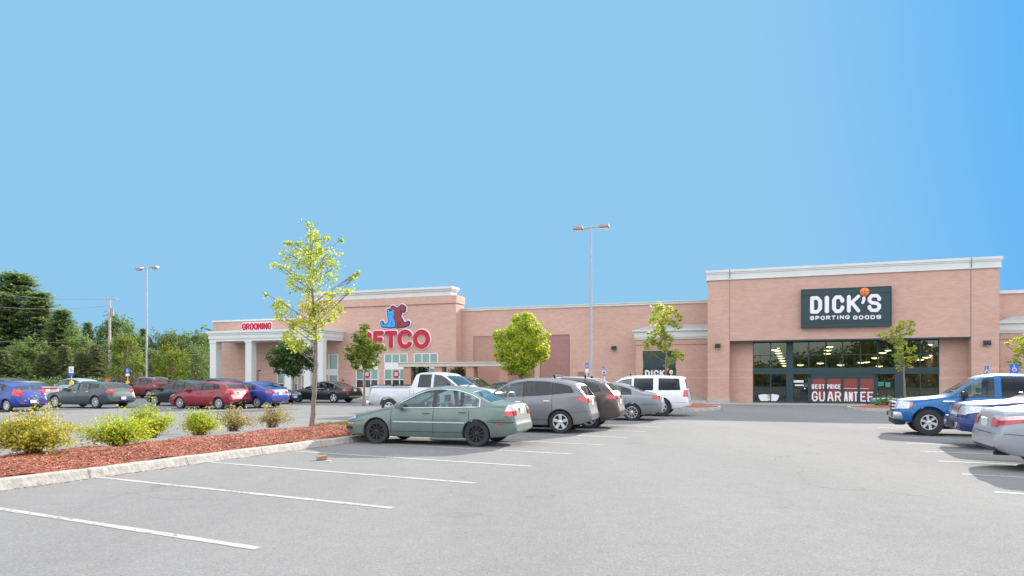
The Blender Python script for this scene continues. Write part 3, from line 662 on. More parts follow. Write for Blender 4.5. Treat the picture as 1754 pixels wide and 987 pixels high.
# pavement along the shops
mb = MB()
mb.box(-40, -.0, -.9, YC, 0, .135); mb.box(-.0, 30, -2.0, Y1+.3, 0, .022)
e = mb.build('pavement', M['concrete'], None); e.location = O; e.rotation_euler = (0, 0, RZ); tag(e, kind='structure')
mb = MB(); mb.box(-40, -.0, -1.08, -.902, 0, .145); mb.box(-.0, 30, -2.18, -2.002, 0, .03)
e = mb.build('pavement_kerb', M['granite'], None); e.location = O; e.rotation_euler = (0, 0, RZ); tag(e, kind='structure')
# ---------------------------------------------------------------- vehicles
def smooth_curve(pts, ss, sig=.035):
    p = np.array(pts, float); d = np.arange(-.3, pts[-1][0]+.3, .01)
    y = np.interp(d, p[:, 0], p[:, 1]); k = np.exp(-.5*(np.arange(-25, 26)*.01/sig)**2); k /= k.sum()
    y2 = np.convolve(np.pad(y, 25, mode='edge'), k, 'valid'); return np.interp(ss, d, y2)
def build_shape(S):
    L, Wd = S['L'], S['W']
    a = np.concatenate([[0, .012, .03, .06, .1, .15, .21], np.arange(.28, L-.24, .05), L-np.array([.2, .15, .1, .06, .03, .012, 0])])
    top = smooth_curve(S['top'], a, S.get('sig', .035)); belt = smooth_curve(S['belt'], a, .06); bot = smooth_curve(S['bot'], a, .04)
    top = np.maximum(top, bot+.1)
    fr, rr = S.get('fr', .55), S.get('rr', .4); fk, rk = S.get('fk', .2), S.get('rk', .12)
    pf = 1-fk*np.clip(1-a/fr, 0, 1)**2.3; pr = 1-rk*np.clip(1-(L-a)/rr, 0, 1)**2.3
    w = Wd/2*pf*pr; tum = S.get('tum', .34)
    flare = np.zeros_like(a)
    for c in (S['fo'], S['fo']+S['wb']): flare += np.exp(-((a-c)/(S['r']*1.15))**4)*S.get('flare', .018)
    secs = []; wrs = []; zrs = []; belts = []
    for i in range(len(a)):
        zb, zt, ww = bot[i], top[i], w[i]; be = min(belt[i], zt-.025); cr = min(S.get('crown', .065), (zt-be)*.62); zr = zt-cr
        h = be-zb; f = flare[i]
        wr = .925*ww-tum*max(0, zr-be-.04)-.01
        gm = .5*(.925*ww+wr)+.012*min(1, (zr-be)*3)
        P = [(0, zb), (.78*ww, zb), (.93*ww, zb+.02), (.972*ww+f, zb+.12*h), (.99*ww+f, zb+.30*h), (1.0*ww+f*.9, zb+.50*h), (1.0*ww+f*.3, zb+.62*h), (S.get('line', .992)*ww, zb+.74*h), (.975*ww, zb+.88*h), (.953*ww, be-.03*min(1, h*2)), (.925*ww, be),
             ((.925*ww+gm)/2+.004, be+(zr-be)*.25), (gm, be+(zr-be)*.5), ((gm+wr)/2+.004, be+(zr-be)*.78), (wr, zr), (wr*.93, zr+cr*.42), (wr*.80, zr+cr*.70), (wr*.55, zr+cr*.90), (wr*.28, zr+cr*.98), (0, zt)]
        secs.append(P); wrs.append(wr); zrs.append(zr); belts.append(be)
    return dict(a=a, secs=secs, wr=np.array(wrs), zr=np.array(zrs), belt=np.array(belts), top=top, bot=bot, w=w)
def loft(a, secs, xf):
    """closed loft of half sections mirrored; xf maps s to x"""
    v = []; K = len(secs[0]); R = 2*K-2
    for s, P in zip(a, secs):
        full = list(P)+[(-p[0], p[1]) for p in P[-2:0:-1]]
        v += [(xf(s), p[0], p[1]) for p in full]
    f = []
    for i in range(len(a)-1):
        for k in range(R): f.append((i*R+k, i*R+(k+1) % R, (i+1)*R+(k+1) % R, (i+1)*R+k))
    f += [tuple(range(R)), tuple(range((len(a)-1)*R, len(a)*R))[::-1]]
    return v, f
def mk_tmp(v, f, mi=0):
    me = mesh(v, f); bm = bmesh.new(); bm.from_mesh(me); bmesh.ops.recalc_face_normals(bm, faces=bm.faces); bm.to_mesh(me); bm.free()
    me.polygons.foreach_set('material_index', [mi]*len(me.polygons)); me.materials.append(None); me.materials.append(None)
    o = bpy.data.objects.new('t', me); COL.objects.link(o); return o
def boolean(o, cutters):
    for c in cutters:
        m = o.modifiers.new('b', 'BOOLEAN'); m.operation = 'DIFFERENCE'; m.object = c; m.solver = 'EXACT'
    dg = bpy.context.evaluated_depsgraph_get(); dg.update(); me = bpy.data.meshes.new_from_object(o.evaluated_get(dg)); o.modifiers.clear(); o.data = me
    for c in cutters: bpy.data.objects.remove(c)
    return o
def decal(mb, bvh, poly, mode, off=.006, side=1, mi=0, maxe=.07):
    bm = bmesh.new(); vs = [bm.verts.new((p[0], p[1], 0)) for p in poly]; bm.faces.new(vs)
    bmesh.ops.triangulate(bm, faces=bm.faces)
    for _ in range(6):
        es = [e for e in bm.edges if e.calc_length() > maxe]
        if not es: break
        bmesh.ops.subdivide_edges(bm, edges=es, cuts=1); bmesh.ops.triangulate(bm, faces=[f for f in bm.faces if len(f.verts) > 3])
    pos = {}; bm.verts.index_update()
    for v in bm.verts:
        p, q = v.co.x, v.co.y
        if mode == 'side': o, d = Vector((p, 3*side, q)), Vector((0, -side, 0))
        elif mode == 'front': o, d = Vector((6, p, q)), Vector((-1, 0, 0))
        elif mode == 'rear': o, d = Vector((-6, p, q)), Vector((1, 0, 0))
        elif mode == 'top': o, d = Vector((p, q, 4)), Vector((0, 0, -1))
        h = bvh.ray_cast(o, d)
        if h[0] is not None: 
            n = h[1] if h[1].dot(d) < 0 else -h[1]; pos[v.index] = h[0]+n*off
    bm.verts.index_update(); D_ = d; fs = [f for f in bm.faces if all(v.index in pos for v in f.verts)]
    idx = {}; V = []; Fc = []
    for f in fs:
        q = []
        for v in f.verts:
            if v.index not in idx: idx[v.index] = len(V); V.append(pos[v.index])
            q.append(idx[v.index])
        if (V[q[1]]-V[q[0]]).cross(V[q[2]]-V[q[0]]).dot(D_) > 0: q = q[::-1]
        Fc.append(tuple(q))
    bm.free(); mb.add(V, Fc, mi); return mb
def wheel(parent, x, side, yo, r, style, wd=.22):
    """tyre with its rim as a sub-part; outer face looks towards side"""
    s = side; t = MB(); hw = wd/2; rk_ = .56 if r > .38 else .67
    prof = [(r*(rk_-.01), -hw*.85), (r*.80, -hw*1.0), (r*.95, -hw*.92), (r*.995, -hw*.62), (r, -hw*.2), (r, hw*.2), (r*.995, hw*.62), (r*.95, hw*.92), (r*.80, hw*1.0), (r*rk_, hw*.86), (r*(rk_-.01), hw*.30), (.001, hw*.28)]
    t.lathe([(a, b*s) for a, b in prof], 36, 'y', (0, 0, 0))
    wo = t.build('wheel', M['rubber'], parent, smooth=True, loc=(x, s*(yo-hw), r), sharp=40)
    n, m, kind = style; q = MB(); ri = r*rk_
    q.lathe([(ri*1.0, hw*.88*s), (ri*.93, hw*.90*s), (ri*.90, hw*.60*s), (ri*.88, hw*.35*s)], 36, 'y')
    yb, yf = hw*.50*s, hw*.80*s
    for k in range(n):
        a = 2*pi*k/n+.3
        if kind == 'fat': ws = (.34, .46)
        elif kind == 'thin': ws = (.20, .20)
        elif kind == 'wedge': ws = (.22, .50)
        else: ws = (.30, .34)
        w0, w1 = ws[0]*2.4/n*ri, ws[1]*2.4/n*ri
        def PP(rad, w): return (rad*cos(a)-w*sin(a), rad*sin(a)+w*cos(a))
        poly = [PP(ri*.12, -w0), PP(ri*.95, -w1), PP(ri*.95, w1), PP(ri*.12, w0)]
        v = [(p[0], yb, p[1]) for p in poly]+[(p[0]*.99, yf-(.012*s if i in (0, 3) else 0), p[1]*.99) for i, p in enumerate(poly)]
        q.add(v, [(0,1,2,3), (7,6,5,4), (0,4,5,1), (1,5,6,2), (2,6,7,3), (3,7,4,0)])
    q.lathe([(ri*.22, hw*.5*s), (ri*.22, hw*.80*s), (ri*.17, hw*.86*s), (.001, hw*.87*s)], 20, 'y')
    q.build('rim', M[m], wo, sharp=35)
    return wo
def vehicle(name, S, pos, heading, label, cat='car', group='cars parked in the lot', detail=True, k=1.):
    """pos: world point; S['ref'] = local (s, side) of the point that pos locates: s from nose, y"""
    L, Wd, r, fo, wb = S['L'], S['W'], S['r'], S['fo'], S['wb']; xf = lambda s: L/2-s
    sh = build_shape(S); a = sh['a']; v, f = loft(a, sh['secs'], xf)
    ca, sa = cos(heading), sin(heading); rs, ry = S['ref']; rx = xf(rs)
    root = empty(name, (pos[0]-k*(rx*ca-ry*sa), pos[1]-k*(rx*sa+ry*ca), 0), heading, label, cat, group); root.scale = (k, k, k)
    body = mk_tmp(v, f); bvh = BVHTree.FromPolygons([Vector(p) for p in v], f)
    I = lambda arr, s: float(np.interp(s, a, arr))
    top = lambda s: I(sh['top'], s); belt = lambda s: I(sh['belt'], s); zr = lambda s: I(sh['zr'], s); wr = lambda s: I(sh['wr'], s); ww = lambda s: I(sh['w'], s)
    c0, c1 = S['cab']
    # cutters
    ks = [i for i in range(len(a)) if c0 <= a[i] <= c1 and sh['top'][i]-.055 > sh['belt'][i]+.03]
    cs = []
    for i in ks:
        be, wri, zri, zt, w_ = sh['belt'][i], sh['wr'][i], sh['zr'][i], sh['top'][i], sh['w'][i]
        z1 = max(be+.012, zri-.035)
        cs.append([(0, be-.42), (.80*w_, be-.42), (.87*w_, be-.1), (.86*w_, be), (max(.1, wri-.045), z1), (max(.08, wri*.8), max(z1+.005, zt-.07)), (0, max(z1+.008, zt-.05))])
    cv, cf = loft([a[i] for i in ks], cs, xf); cut = [mk_tmp(cv, cf, 1)]
    wc = MB()
    for s in (fo, fo+wb):
        for sd_ in (-1, 1):
            wc.cyl((xf(s), sd_*(Wd/2-.30), r), (xf(s), sd_*(Wd/2+.2), r), r+S.get('gap', .045), n=32)
    panes = []
    for (sa_, sb, la, lb, mg) in S['win']:       # side panes: s range, leans of both ends, material
        n = 14; lo = []; up = []
        for k in range(n+1):
            s = sa_+(sb-sa_)*k/n; sl_ = abs(zr(s+.03)-zr(s-.03))/.06; u = zr(s)-.035*sqrt(1+sl_*sl_); l = belt(s)+.022
            if u-l > .02: lo.append((s, l)); up.append((s, u))
        if len(lo) < 2: continue
        (sA, lA), (sB, lB) = lo[0], lo[-1]; hA = up[0][1]-lA; hB = up[-1][1]-lB
        def lean(p):
            s, z = p; k = (s-sA)/(sB-sA); return (s+(la*(z-lA))*(1-k)+lb*(z-lB)*k, z)
        up2 = [lean(p) for p in up]
        # soften corners
        poly = lo+up2[::-1]; panes.append(([(xf(p[0]), p[1]) for p in poly], mg))
        wc.prism([(xf(p[0]), p[1]) for p in poly], -1.3, 1.3, 'y')
    cut.append(mk_tmp(wc.v, wc.f, 1))
    gl = []
    for (g0, g1, ins, mg, nm) in S['scr']:
        t2 = MB(); wa, wb2 = wr(g0)-ins, wr(g1)-ins; zlow = min(belt(g0), belt(g1))+.03
        t2.prism([(xf(g0), -wa), (xf(g1), -wb2), (xf(g1), wb2), (xf(g0), wa)], zlow, 3, 'z'); cut.append(mk_tmp(t2.v, t2.f, 1)); gl.append((g0, g1, ins, mg, nm))
    if 'bed' in S:
        b0, b1, bz = S['bed']; t2 = MB().box(xf(b1), xf(b0), -Wd/2+.10, Wd/2-.10, bz, 3); cut.append(mk_tmp(t2.v, t2.f, 1))
    boolean(body, cut)
    me = body.data; bpy.data.objects.remove(body)
    zc = S.get('clad', 0)
    if zc:
        for p in me.polygons:
            if p.center.z < zc and p.material_index == 0: p.material_index = 2
    if 'roofmat' in S:
        for p in me.polygons:
            if p.material_index == 0 and p.center.z > S['belt'][2][1]+.12 and p.normal.z < .75 and c0 < L/2-p.center.x < c1: p.material_index = 3
    me.polygons.foreach_set('use_smooth', [True]*len(me.polygons)); me.set_sharp_from_angle(angle=radians(32))
    b = obj('body', me, [M[S['paint']], M['void'], M[S.get('cladmat', 'dark')], M['dark']], root)
    # glass
    for poly, mg in panes:
        for sd_ in (-1, 1):
            q = MB(); decal(q, bvh, poly, 'side', -.012, sd_, maxe=.12); q.build('window', M[mg], root, smooth=True, fix=False)
    for (g0, g1, ins, mg, nm) in gl:
        q = MB(); ns, ny = 12, 8; V = []; Fq = []
        for i in range(ns+1):
            s = g0+(g1-g0)*i/ns; W_ = wr(s)-ins+.012
            for j in range(ny+1):
                y = -W_+2*W_*j/ny; t_ = abs(y)/max(.01, wr(s)); cr = top(s)-zr(s); V.append((xf(s), y, zr(s)+cr*float(np.interp(t_, [0,.28,.55,.8,.93,1], [1,.98,.9,.7,.42,0]))-.010))
        for i in range(ns):
            for j in range(ny):
                k = i*(ny+1)+j; q4 = (k, k+1, k+ny+2, k+ny+1)
                if min(V[x][2] for x in q4) > min(belt(g0), belt(g1)): Fq.append(q4)
        q.add(V, Fq); q.build(nm, M[mg], root, smooth=True, fix=False)
    # blacked-out pillars between the panes
    for (p0_, m0_), (p1_, m1_) in zip(panes[:-1], panes[1:]):
        n0 = len(p0_)//2; a0, a1 = p0_[n0-1], p0_[n0]; b0_, b1_ = p1_[0], p1_[-1]
        if abs(a0[0]-b0_[0]) > .2: continue
        for sd_ in (-1, 1):
            q = MB(); decal(q, bvh, [(a0[0]-.004, a0[1]), (b0_[0]+.004, b0_[1]), (b1_[0]+.004, b1_[1]), (a1[0]-.004, a1[1])], 'side', .004, sd_, maxe=.12)
            if q.f: q.build('door_pillar', M[S.get('pillarmat', 'pillar')], root, smooth=True, fix=False)
    # wheels
    for s in (fo, fo+wb):
        for sd_ in (-1, 1): wheel(root, xf(s), sd_, Wd/2-.025+S.get('wout', 0), r, S['rim'])
    MB().box(xf(fo+wb)-.3, xf(fo)+.3, -Wd/2+.32, Wd/2-.32, .20, .32).build('chassis', M['void'], root)
    if detail:
        # seats
        sm = M[S.get('seat', 'seat')]; zs = belt(L*.5)
        for s, ys in ((S['seats'][0], (-.38, .38)), (S['seats'][1], (-.40, .40))) if len(S['seats']) > 1 else ((S['seats'][0], (-.38, .38)),):
            for y in ys:
                q = MB(); q.add(*rbox(xf(s)-.10, xf(s)+.03, y-.24, y+.24, zs-.35, zs+.10)); q.add(*rbox(xf(s)-.10, xf(s)-.01, y-.13, y+.13, zs+.13, zs+.31)); q.build('seat', sm, root, sharp=50)
        q = MB(); q.box(xf(c0+.95)-.0, xf(c0+.5), -Wd/2*.78, Wd/2*.78, zs-.25, zs-.05); q.build('dashboard', M['void'], root)
    # door seams
    q = MB()
    for s in S['seams']:
        for sd_ in (-1, 1):
            z0, z1 = max(.28, I(sh['bot'], s)+.06), belt(s)+.01
            decal(q, bvh, [(xf(s)-.007, z0), (xf(s)+.007, z0), (xf(s)+.007, z1), (xf(s)-.007, z1)], 'side', .003, sd_, maxe=.12)
    for (s0_, s1_, z) in S.get('hseams', [(S['seams'][0], S['seams'][-1], .30)]):
        for sd_ in (-1, 1): decal(q, bvh, [(xf(s0_), z), (xf(s1_), z), (xf(s1_), z+.012), (xf(s0_), z+.012)], 'side', .003, sd_, maxe=.2)
    if 'tseam' in S:
        for s in S['tseam']:
            decal(q, bvh, [(xf(s)-.006, -ww(s)*.82), (xf(s)+.006, -ww(s)*.82), (xf(s)+.006, ww(s)*.82), (xf(s)-.006, ww(s)*.82)], 'top', .003, maxe=.2)
    zbm = S.get('zbump', .66)
    for sd_ in (-1, 1):
        s_ = fo+wb+r*1.05
        if 'bed' not in S:
            decal(q, bvh, [(xf(s_), zbm-.03), (xf(L-.12), zbm), (xf(L-.12), zbm+.010), (xf(s_), zbm-.02)], 'side', .003, sd_, maxe=.15)
            decal(q, bvh, [(xf(.10), .52), (xf(fo-r*1.05), .60), (xf(fo-r*1.05), .61), (xf(.10), .53)], 'side', .003, sd_, maxe=.15)
    if 'bed' not in S: decal(q, bvh, [(-Wd*.42, zbm), (Wd*.42, zbm), (Wd*.42, zbm+.012), (-Wd*.42, zbm+.012)], 'rear', .004, maxe=.15)
    if q.f: q.build('door_seam', M['dark'], root, fix=False)
    # window trim
    if S.get('trim'):
        for sd_ in (-1, 1):
            q = MB(); allp = []
            s_a = min(L/2-p[0] for po_, m_ in panes for p in po_); s_b = max(L/2-p[0] for po_, m_ in panes for p in po_)
            pts = []
            def sp(s, z):
                h = bvh.ray_cast(Vector((xf(s), 3*sd_, z)), Vector((0, -sd_, 0)))
                if h[0] is not None: pts.append(h[0]+Vector((0, sd_*.004, 0)))
            for k in range(25): s = s_a+(s_b-s_a)*k/24; sp(s, belt(s)+.012)
            if S['trim'] == 'full':
                for k in range(30, -1, -1):
                    s = s_a+(s_b-s_a)*k/30; sl_ = abs(zr(s+.03)-zr(s-.03))/.06; z = zr(s)-.02*sqrt(1+sl_*sl_)
                    if z > belt(s)+.02: sp(s, z)
            q.tube(pts, .010, 5, closed=S['trim'] == 'full'); q.build('window_trim', M['chrome'], root)
    for (s, z) in S['handles']:
        for sd_ in (-1, 1):
            h = bvh.ray_cast(Vector((xf(s), 3*sd_, z)), Vector((0, -sd_, 0)))
            if h[0] is None: continue
            y = h[0].y; q = MB(); q.tube([(xf(s)-.10, y-.01*sd_, z), (xf(s)-.07, y+.03*sd_, z+.003), (xf(s)+.07, y+.03*sd_, z+.003), (xf(s)+.10, y-.01*sd_, z)], .017, 6)
            q.build('door_handle', M[S.get('handlemat', S['paint'])], root, sharp=60)
    # mirrors
    ms = S['mirror']; mz = belt(ms)+.07
    for sd_ in (-1, 1):
        y0 = ww(ms)*.93; q = MB(); v_, f_ = rbox(xf(ms)-.07, xf(ms)+.09, 0, S.get('mw', .20), mz-.07, mz+.08*S.get('mh', 1))
        q.add([(x, sd_*(y0+.03+y), z) for x, y, z in v_], f_); q.cyl((xf(ms), sd_*(y0-.06), mz-.06), (xf(ms), sd_*(y0+.08), mz-.03), .03, .025, 6)
        q.build('mirror', M[S.get('mirmat', S['paint'])], root, sharp=50)
    # lamps, grille, plate and so on: (name, material, [(mode, poly)], mirrored)
    for (nm, m_, parts) in S['decals']:
        for sd_ in (1, -1):
            q = MB(); two = False
            for mode, poly in parts:
                if mode == 'side': decal(q, bvh, [(xf(p[0]), p[1]) for p in poly], 'side', .013, sd_, maxe=.035); two = True
                elif mode in ('front', 'rear'):
                    kk = ww(.05 if mode == 'front' else L-.05)*.93/(Wd/2*.95); poly = [(p[0]*kk, p[1]) for p in poly]
                    cen = abs(sum(p[0] for p in poly)) < 1e-6
                    if cen and sd_ < 0 and not two: continue
                    decal(q, bvh, [(p[0]*sd_, p[1]) for p in poly], mode, .013, maxe=.035); two = two or not cen
            if q.f: q.build(nm, M[m_], root, smooth=True, fix=False)
            if not two: break
    if 'plate' in S:
        sgn, z = S['plate']
        o_, d_ = (Vector((6, 0, z)), Vector((-1, 0, 0))) if sgn > 0 else (Vector((-6, 0, z)), Vector((1, 0, 0)))
        h = bvh.ray_cast(o_, d_)
        if h[0] is not None: MB().box(h[0].x-.012+.012*sgn, h[0].x+.012+.012*sgn, -.155, .155, z-.08, z+.08).build('number_plate', M['plate'], root)
    for ex in S.get('extra', ()): ex(root, xf, bvh, sh)
    return root
def rbox(x0, x1, y0, y1, z0, z1, c=.28):
    """chamfered box"""
    k = min(x1-x0, y1-y0, z1-z0)*c; bm = bmesh.new(); bmesh.ops.create_cube(bm, size=1)
    for v in bm.verts: v.co = Vector(((x0+x1)/2+v.co.x*(x1-x0), (y0+y1)/2+v.co.y*(y1-y0), (z0+z1)/2+v.co.z*(z1-z0)))
    bmesh.ops.bevel(bm, geom=list(bm.edges), offset=k, segments=2, affect='EDGES', profile=.6); bm.verts.index_update()
    r_ = ([tuple(v.co) for v in bm.verts], [tuple(v.index for v in f.verts) for f in bm.faces]); bm.free(); return r_
def rails(y=.55, s0=1.9, s1=3.9, cross=(), m='alloy', h=.05):
    def fn(root, xf, bvh, sh):
        for sd_ in (-1, 1):
            pts = []
            for k in range(9):
                s = s0+(s1-s0)*k/8; t = bvh.ray_cast(Vector((xf(s), sd_*y, 4)), Vector((0, 0, -1)))
                if t[0] is not None: pts.append((xf(s), sd_*y, t[0].z+(h if 0 < k < 8 else .0)))
            MB().tube(pts, .016, 6).build('roof_rail', M[m], root)
        for s in cross:
            z = bvh.ray_cast(Vector((xf(s), 0, 4)), Vector((0, 0, -1)))[0].z+h+.06
            q = MB(); q.add(*rbox(xf(s)-.035, xf(s)+.035, -y-.08, y+.08, z-.02, z+.015)); 
            for sd_ in (-1, 1): q.box(xf(s)-.03, xf(s)+.03, sd_*y-.03, sd_*y+.03, z-.09, z)
            q.build('roof_bar', M['dark'], root)
    return fn
def strip(name, m, s0, s1, z, h=.02, t=.014):
    def fn(root, xf, bvh, sh):
        for sd_ in (-1, 1):
            q = MB(); decal(q, bvh, [(xf(s0), z-h/2), (xf(s1), z-h/2), (xf(s1), z+h/2), (xf(s0), z+h/2)], 'side', t, sd_, maxe=.15); q.build(name, M[m], root, fix=False)
    return fn
def exhaust(s, y, z):
    def fn(root, xf, bvh, sh): MB().cyl((xf(s), y, z), (xf(s)+.25, y, z), .035, n=10).build('exhaust_pipe', M['dark'], root)
    return fn
M['pillar'] = mat('black pillar trim', (.022,.020,.022), .4)
def wiper(root, xf, bvh, sh): pass
def sedan(**k):
    S = dict(L=4.7, W=1.75, r=.315, fo=.93, wb=2.70,
     top=[(0,.50),(.03,.63),(.12,.70),(.5,.80),(1.15,.94),(1.28,.98),(1.95,1.32),(2.25,1.43),(2.65,1.465),(3.05,1.44),(3.4,1.355),(3.95,1.10),(4.12,1.065),(4.53,1.04),(4.585,.99),(4.62,.68),(4.64,.63),(4.68,.60),(4.70,.48)],
     belt=[(0,.44),(.1,.58),(.5,.70),(1.2,.865),(1.5,.895),(3.0,.925),(4.0,.95),(4.6,.93),(4.70,.55)],
     bot=[(0,.36),(.06,.26),(.3,.20),(.9,.19),(3.8,.19),(4.4,.26),(4.64,.34),(4.70,.40)],
     cab=(1.30, 4.02), win=[(1.50,2.42,0,0,'cglass'),(2.53,3.16,0,-.06,'cglass'),(3.24,3.66,-.06,-.25,'cglass')],
     scr=[(1.36,1.98,.06,'cglass','windscreen'),(3.42,3.96,.07,'cglass','rear_window')],
     seams=(1.34,2.475,3.40), handles=((2.28,.80),(3.24,.83)), mirror=1.62, seats=(2.35,3.25), rim=(10,'alloy','std'), tseam=(4.05,),
     decals=[('headlight','head',[('side',[(.05,.56),(.42,.64),(.36,.72),(.08,.68)]),('front',[(.45,.56),(.80,.56),(.80,.70),(.50,.66)])]),
             ('tail_light','tail',[('side',[(4.42,.78),(4.69,.76),(4.68,.98),(4.44,1.0)]),('rear',[(.58,.78),(.82,.78),(.82,.97),(.62,.97)])]),
             ('grille','dark',[('front',[(-.38,.52),(.38,.52),(.36,.62),(-.36,.62)])])],
     plate=(-1,.86), paint='p', ref=(.93+2.7, .87))
    S.update(k); return S
def suv(**k):
    S = dict(L=4.65, W=1.80, r=.34, sig=.025, fo=.92, wb=2.69, tum=.28, crown=.07,
     top=[(0,.55),(.03,.70),(.12,.82),(.5,.93),(1.05,1.05),(1.18,1.09),(1.85,1.50),(2.1,1.60),(2.55,1.665),(3.1,1.655),(3.7,1.585),(4.08,1.51),(4.16,1.46),(4.44,1.13),(4.50,1.04),(4.555,.76),(4.58,.70),(4.63,.66),(4.65,.5)],
     belt=[(0,.50),(.1,.64),(.5,.80),(1.2,.99),(1.6,1.03),(3.0,1.10),(3.8,1.18),(4.3,1.22),(4.52,1.02),(4.65,.5)],
     bot=[(0,.40),(.06,.30),(.3,.24),(.9,.23),(3.8,.23),(4.3,.28),(4.6,.38),(4.65,.42)],
     cab=(1.25, 4.38), win=[(1.42,2.42,0,0,'cglass'),(2.52,3.32,0,-.06,'cglass_dark'),(3.42,4.02,-.06,-.55,'cglass_dark')],
     scr=[(1.27,1.88,.06,'cglass','windscreen'),(4.19,4.44,.10,'cglass_dark','rear_window')],
     seams=(1.30,2.47,3.36), handles=((2.28,.93),(3.18,.96)), mirror=1.55, seats=(2.35,3.25), rim=(5,'alloy','fat'),
     decals=[('headlight','head',[('side',[(.06,.66),(.55,.76),(.50,.84),(.10,.78)]),('front',[(.42,.66),(.78,.66),(.78,.79),(.5,.76)])]),
             ('tail_light','tail',[('side',[(4.14,1.02),(4.48,.92),(4.50,1.04),(4.24,1.13)]),('rear',[(.50,.92),(.82,.92),(.82,1.06),(.56,1.04)])]),
             ('grille','dark',[('front',[(-.36,.56),(.36,.56),(.34,.70),(-.34,.70)])])],
     plate=(-1,.84), paint='p', clad=.33, ref=(.92+2.69, .90), rr=.75, rk=.24)
    S.update(k); return S
def hatch(**k):
    S = dict(L=4.36, W=1.80, r=.32, fo=.90, wb=2.65, tum=.30,
     top=[(0,.50),(.03,.64),(.12,.74),(.5,.84),(1.0,.97),(1.12,1.01),(1.85,1.36),(2.15,1.45),(2.6,1.48),(3.1,1.46),(3.7,1.38),(3.85,1.34),(4.12,1.05),(4.20,.98),(4.26,.70),(4.29,.64),(4.34,.60),(4.36,.5)],
     belt=[(0,.46),(.1,.60),(.5,.72),(1.1,.90),(1.5,.93),(3.0,1.0),(3.7,1.06),(4.15,.98),(4.36,.5)],
     bot=[(0,.36),(.06,.26),(.3,.20),(.9,.19),(3.5,.19),(4.1,.26),(4.3,.34),(4.36,.40)],
     cab=(1.15, 4.05), win=[(1.32,2.30,0,0,'cglass'),(2.40,3.12,0,-.06,'cglass'),(3.20,3.62,-.06,-.5,'cglass_dark')],
     scr=[(1.20,1.86,.06,'cglass','windscreen'),(3.84,4.08,.10,'cglass','rear_window')],
     seams=(1.22,2.35,3.26), handles=((2.16,.86),(3.08,.90)), mirror=1.46, seats=(2.25,3.15), rim=(5,'alloy','std'),
     decals=[('headlight','head',[('side',[(.06,.62),(.52,.74),(.46,.80),(.10,.72)]),('front',[(.42,.60),(.78,.62),(.78,.72),(.5,.68)])]),
             ('tail_light','tail',[('side',[(3.98,.86),(4.32,.80),(4.30,.98),(4.05,1.08)]),('rear',[(.55,.80),(.84,.80),(.84,1.02),(.62,.98)])]),
             ('grille','dark',[('front',[(-.42,.40),(.42,.40),(.38,.56),(-.38,.56)])])],
     plate=(-1,.50), paint='p', ref=(.90+2.65, .90), rr=.5, rk=.16)
    S.update(k); return S
def P(n, *a, **k): M[n] = paint(n, *a, **k); return n
P('sage_green', (.125,.175,.155), .35, .36); P('silver_grey', (.175,.18,.195), .6, .34); P('bronze_brown', (.075,.058,.053), .5, .34); P('steel_grey', (.20,.215,.235), .6, .32)
P('plain_white', (.74,.75,.77), .0, .4); P('black_paint', (.012,.013,.016), .2, .3); P('silver', (.52,.54,.58), .55, .36); P('navy_black', (.02,.03,.055), .3, .3)
P('mid_silver', (.34,.355,.39), .5, .40); P('strong_blue', (.010,.042,.27), .35, .35); P('deep_red', (.24,.008,.018), .35, .34); P('dark_red', (.12,.012,.018), .35, .34); P('slate_green', (.045,.07,.072), .4, .36)
P('tan_grey', (.26,.235,.20), .5, .38); P('pale_blue_grey', (.34,.39,.46), .5, .36); P('azure_blue', (.005,.105,.30), .4, .34); P('royal_blue', (.012,.03,.145), .4, .34)
TA = radians(22)
def squash(S, s0, k):
    f = lambda s: s if s < s0 else s0+(s-s0)*k
    for q_ in ('top', 'belt', 'bot'): S[q_] = [(f(s), z) for s, z in S[q_]]
    S['decals'] = [(n_, m_, [(mo, [(f(p[0]), p[1]) for p in po] if mo == 'side' else po) for mo, po in pa]) for n_, m_, pa in S['decals']]
    S['scr'] = [(f(g[0]), f(g[1])) + tuple(g[2:]) for g in S['scr']]; S['cab'] = tuple(f(s) for s in S['cab']); S['L'] = f(S['L']); S['tseam'] = tuple(f(s) for s in S.get('tseam', ()))
HL = lambda d: pi-radians(d)      # nose towards the left of the photo and slightly away
HR = lambda d: -radians(d)
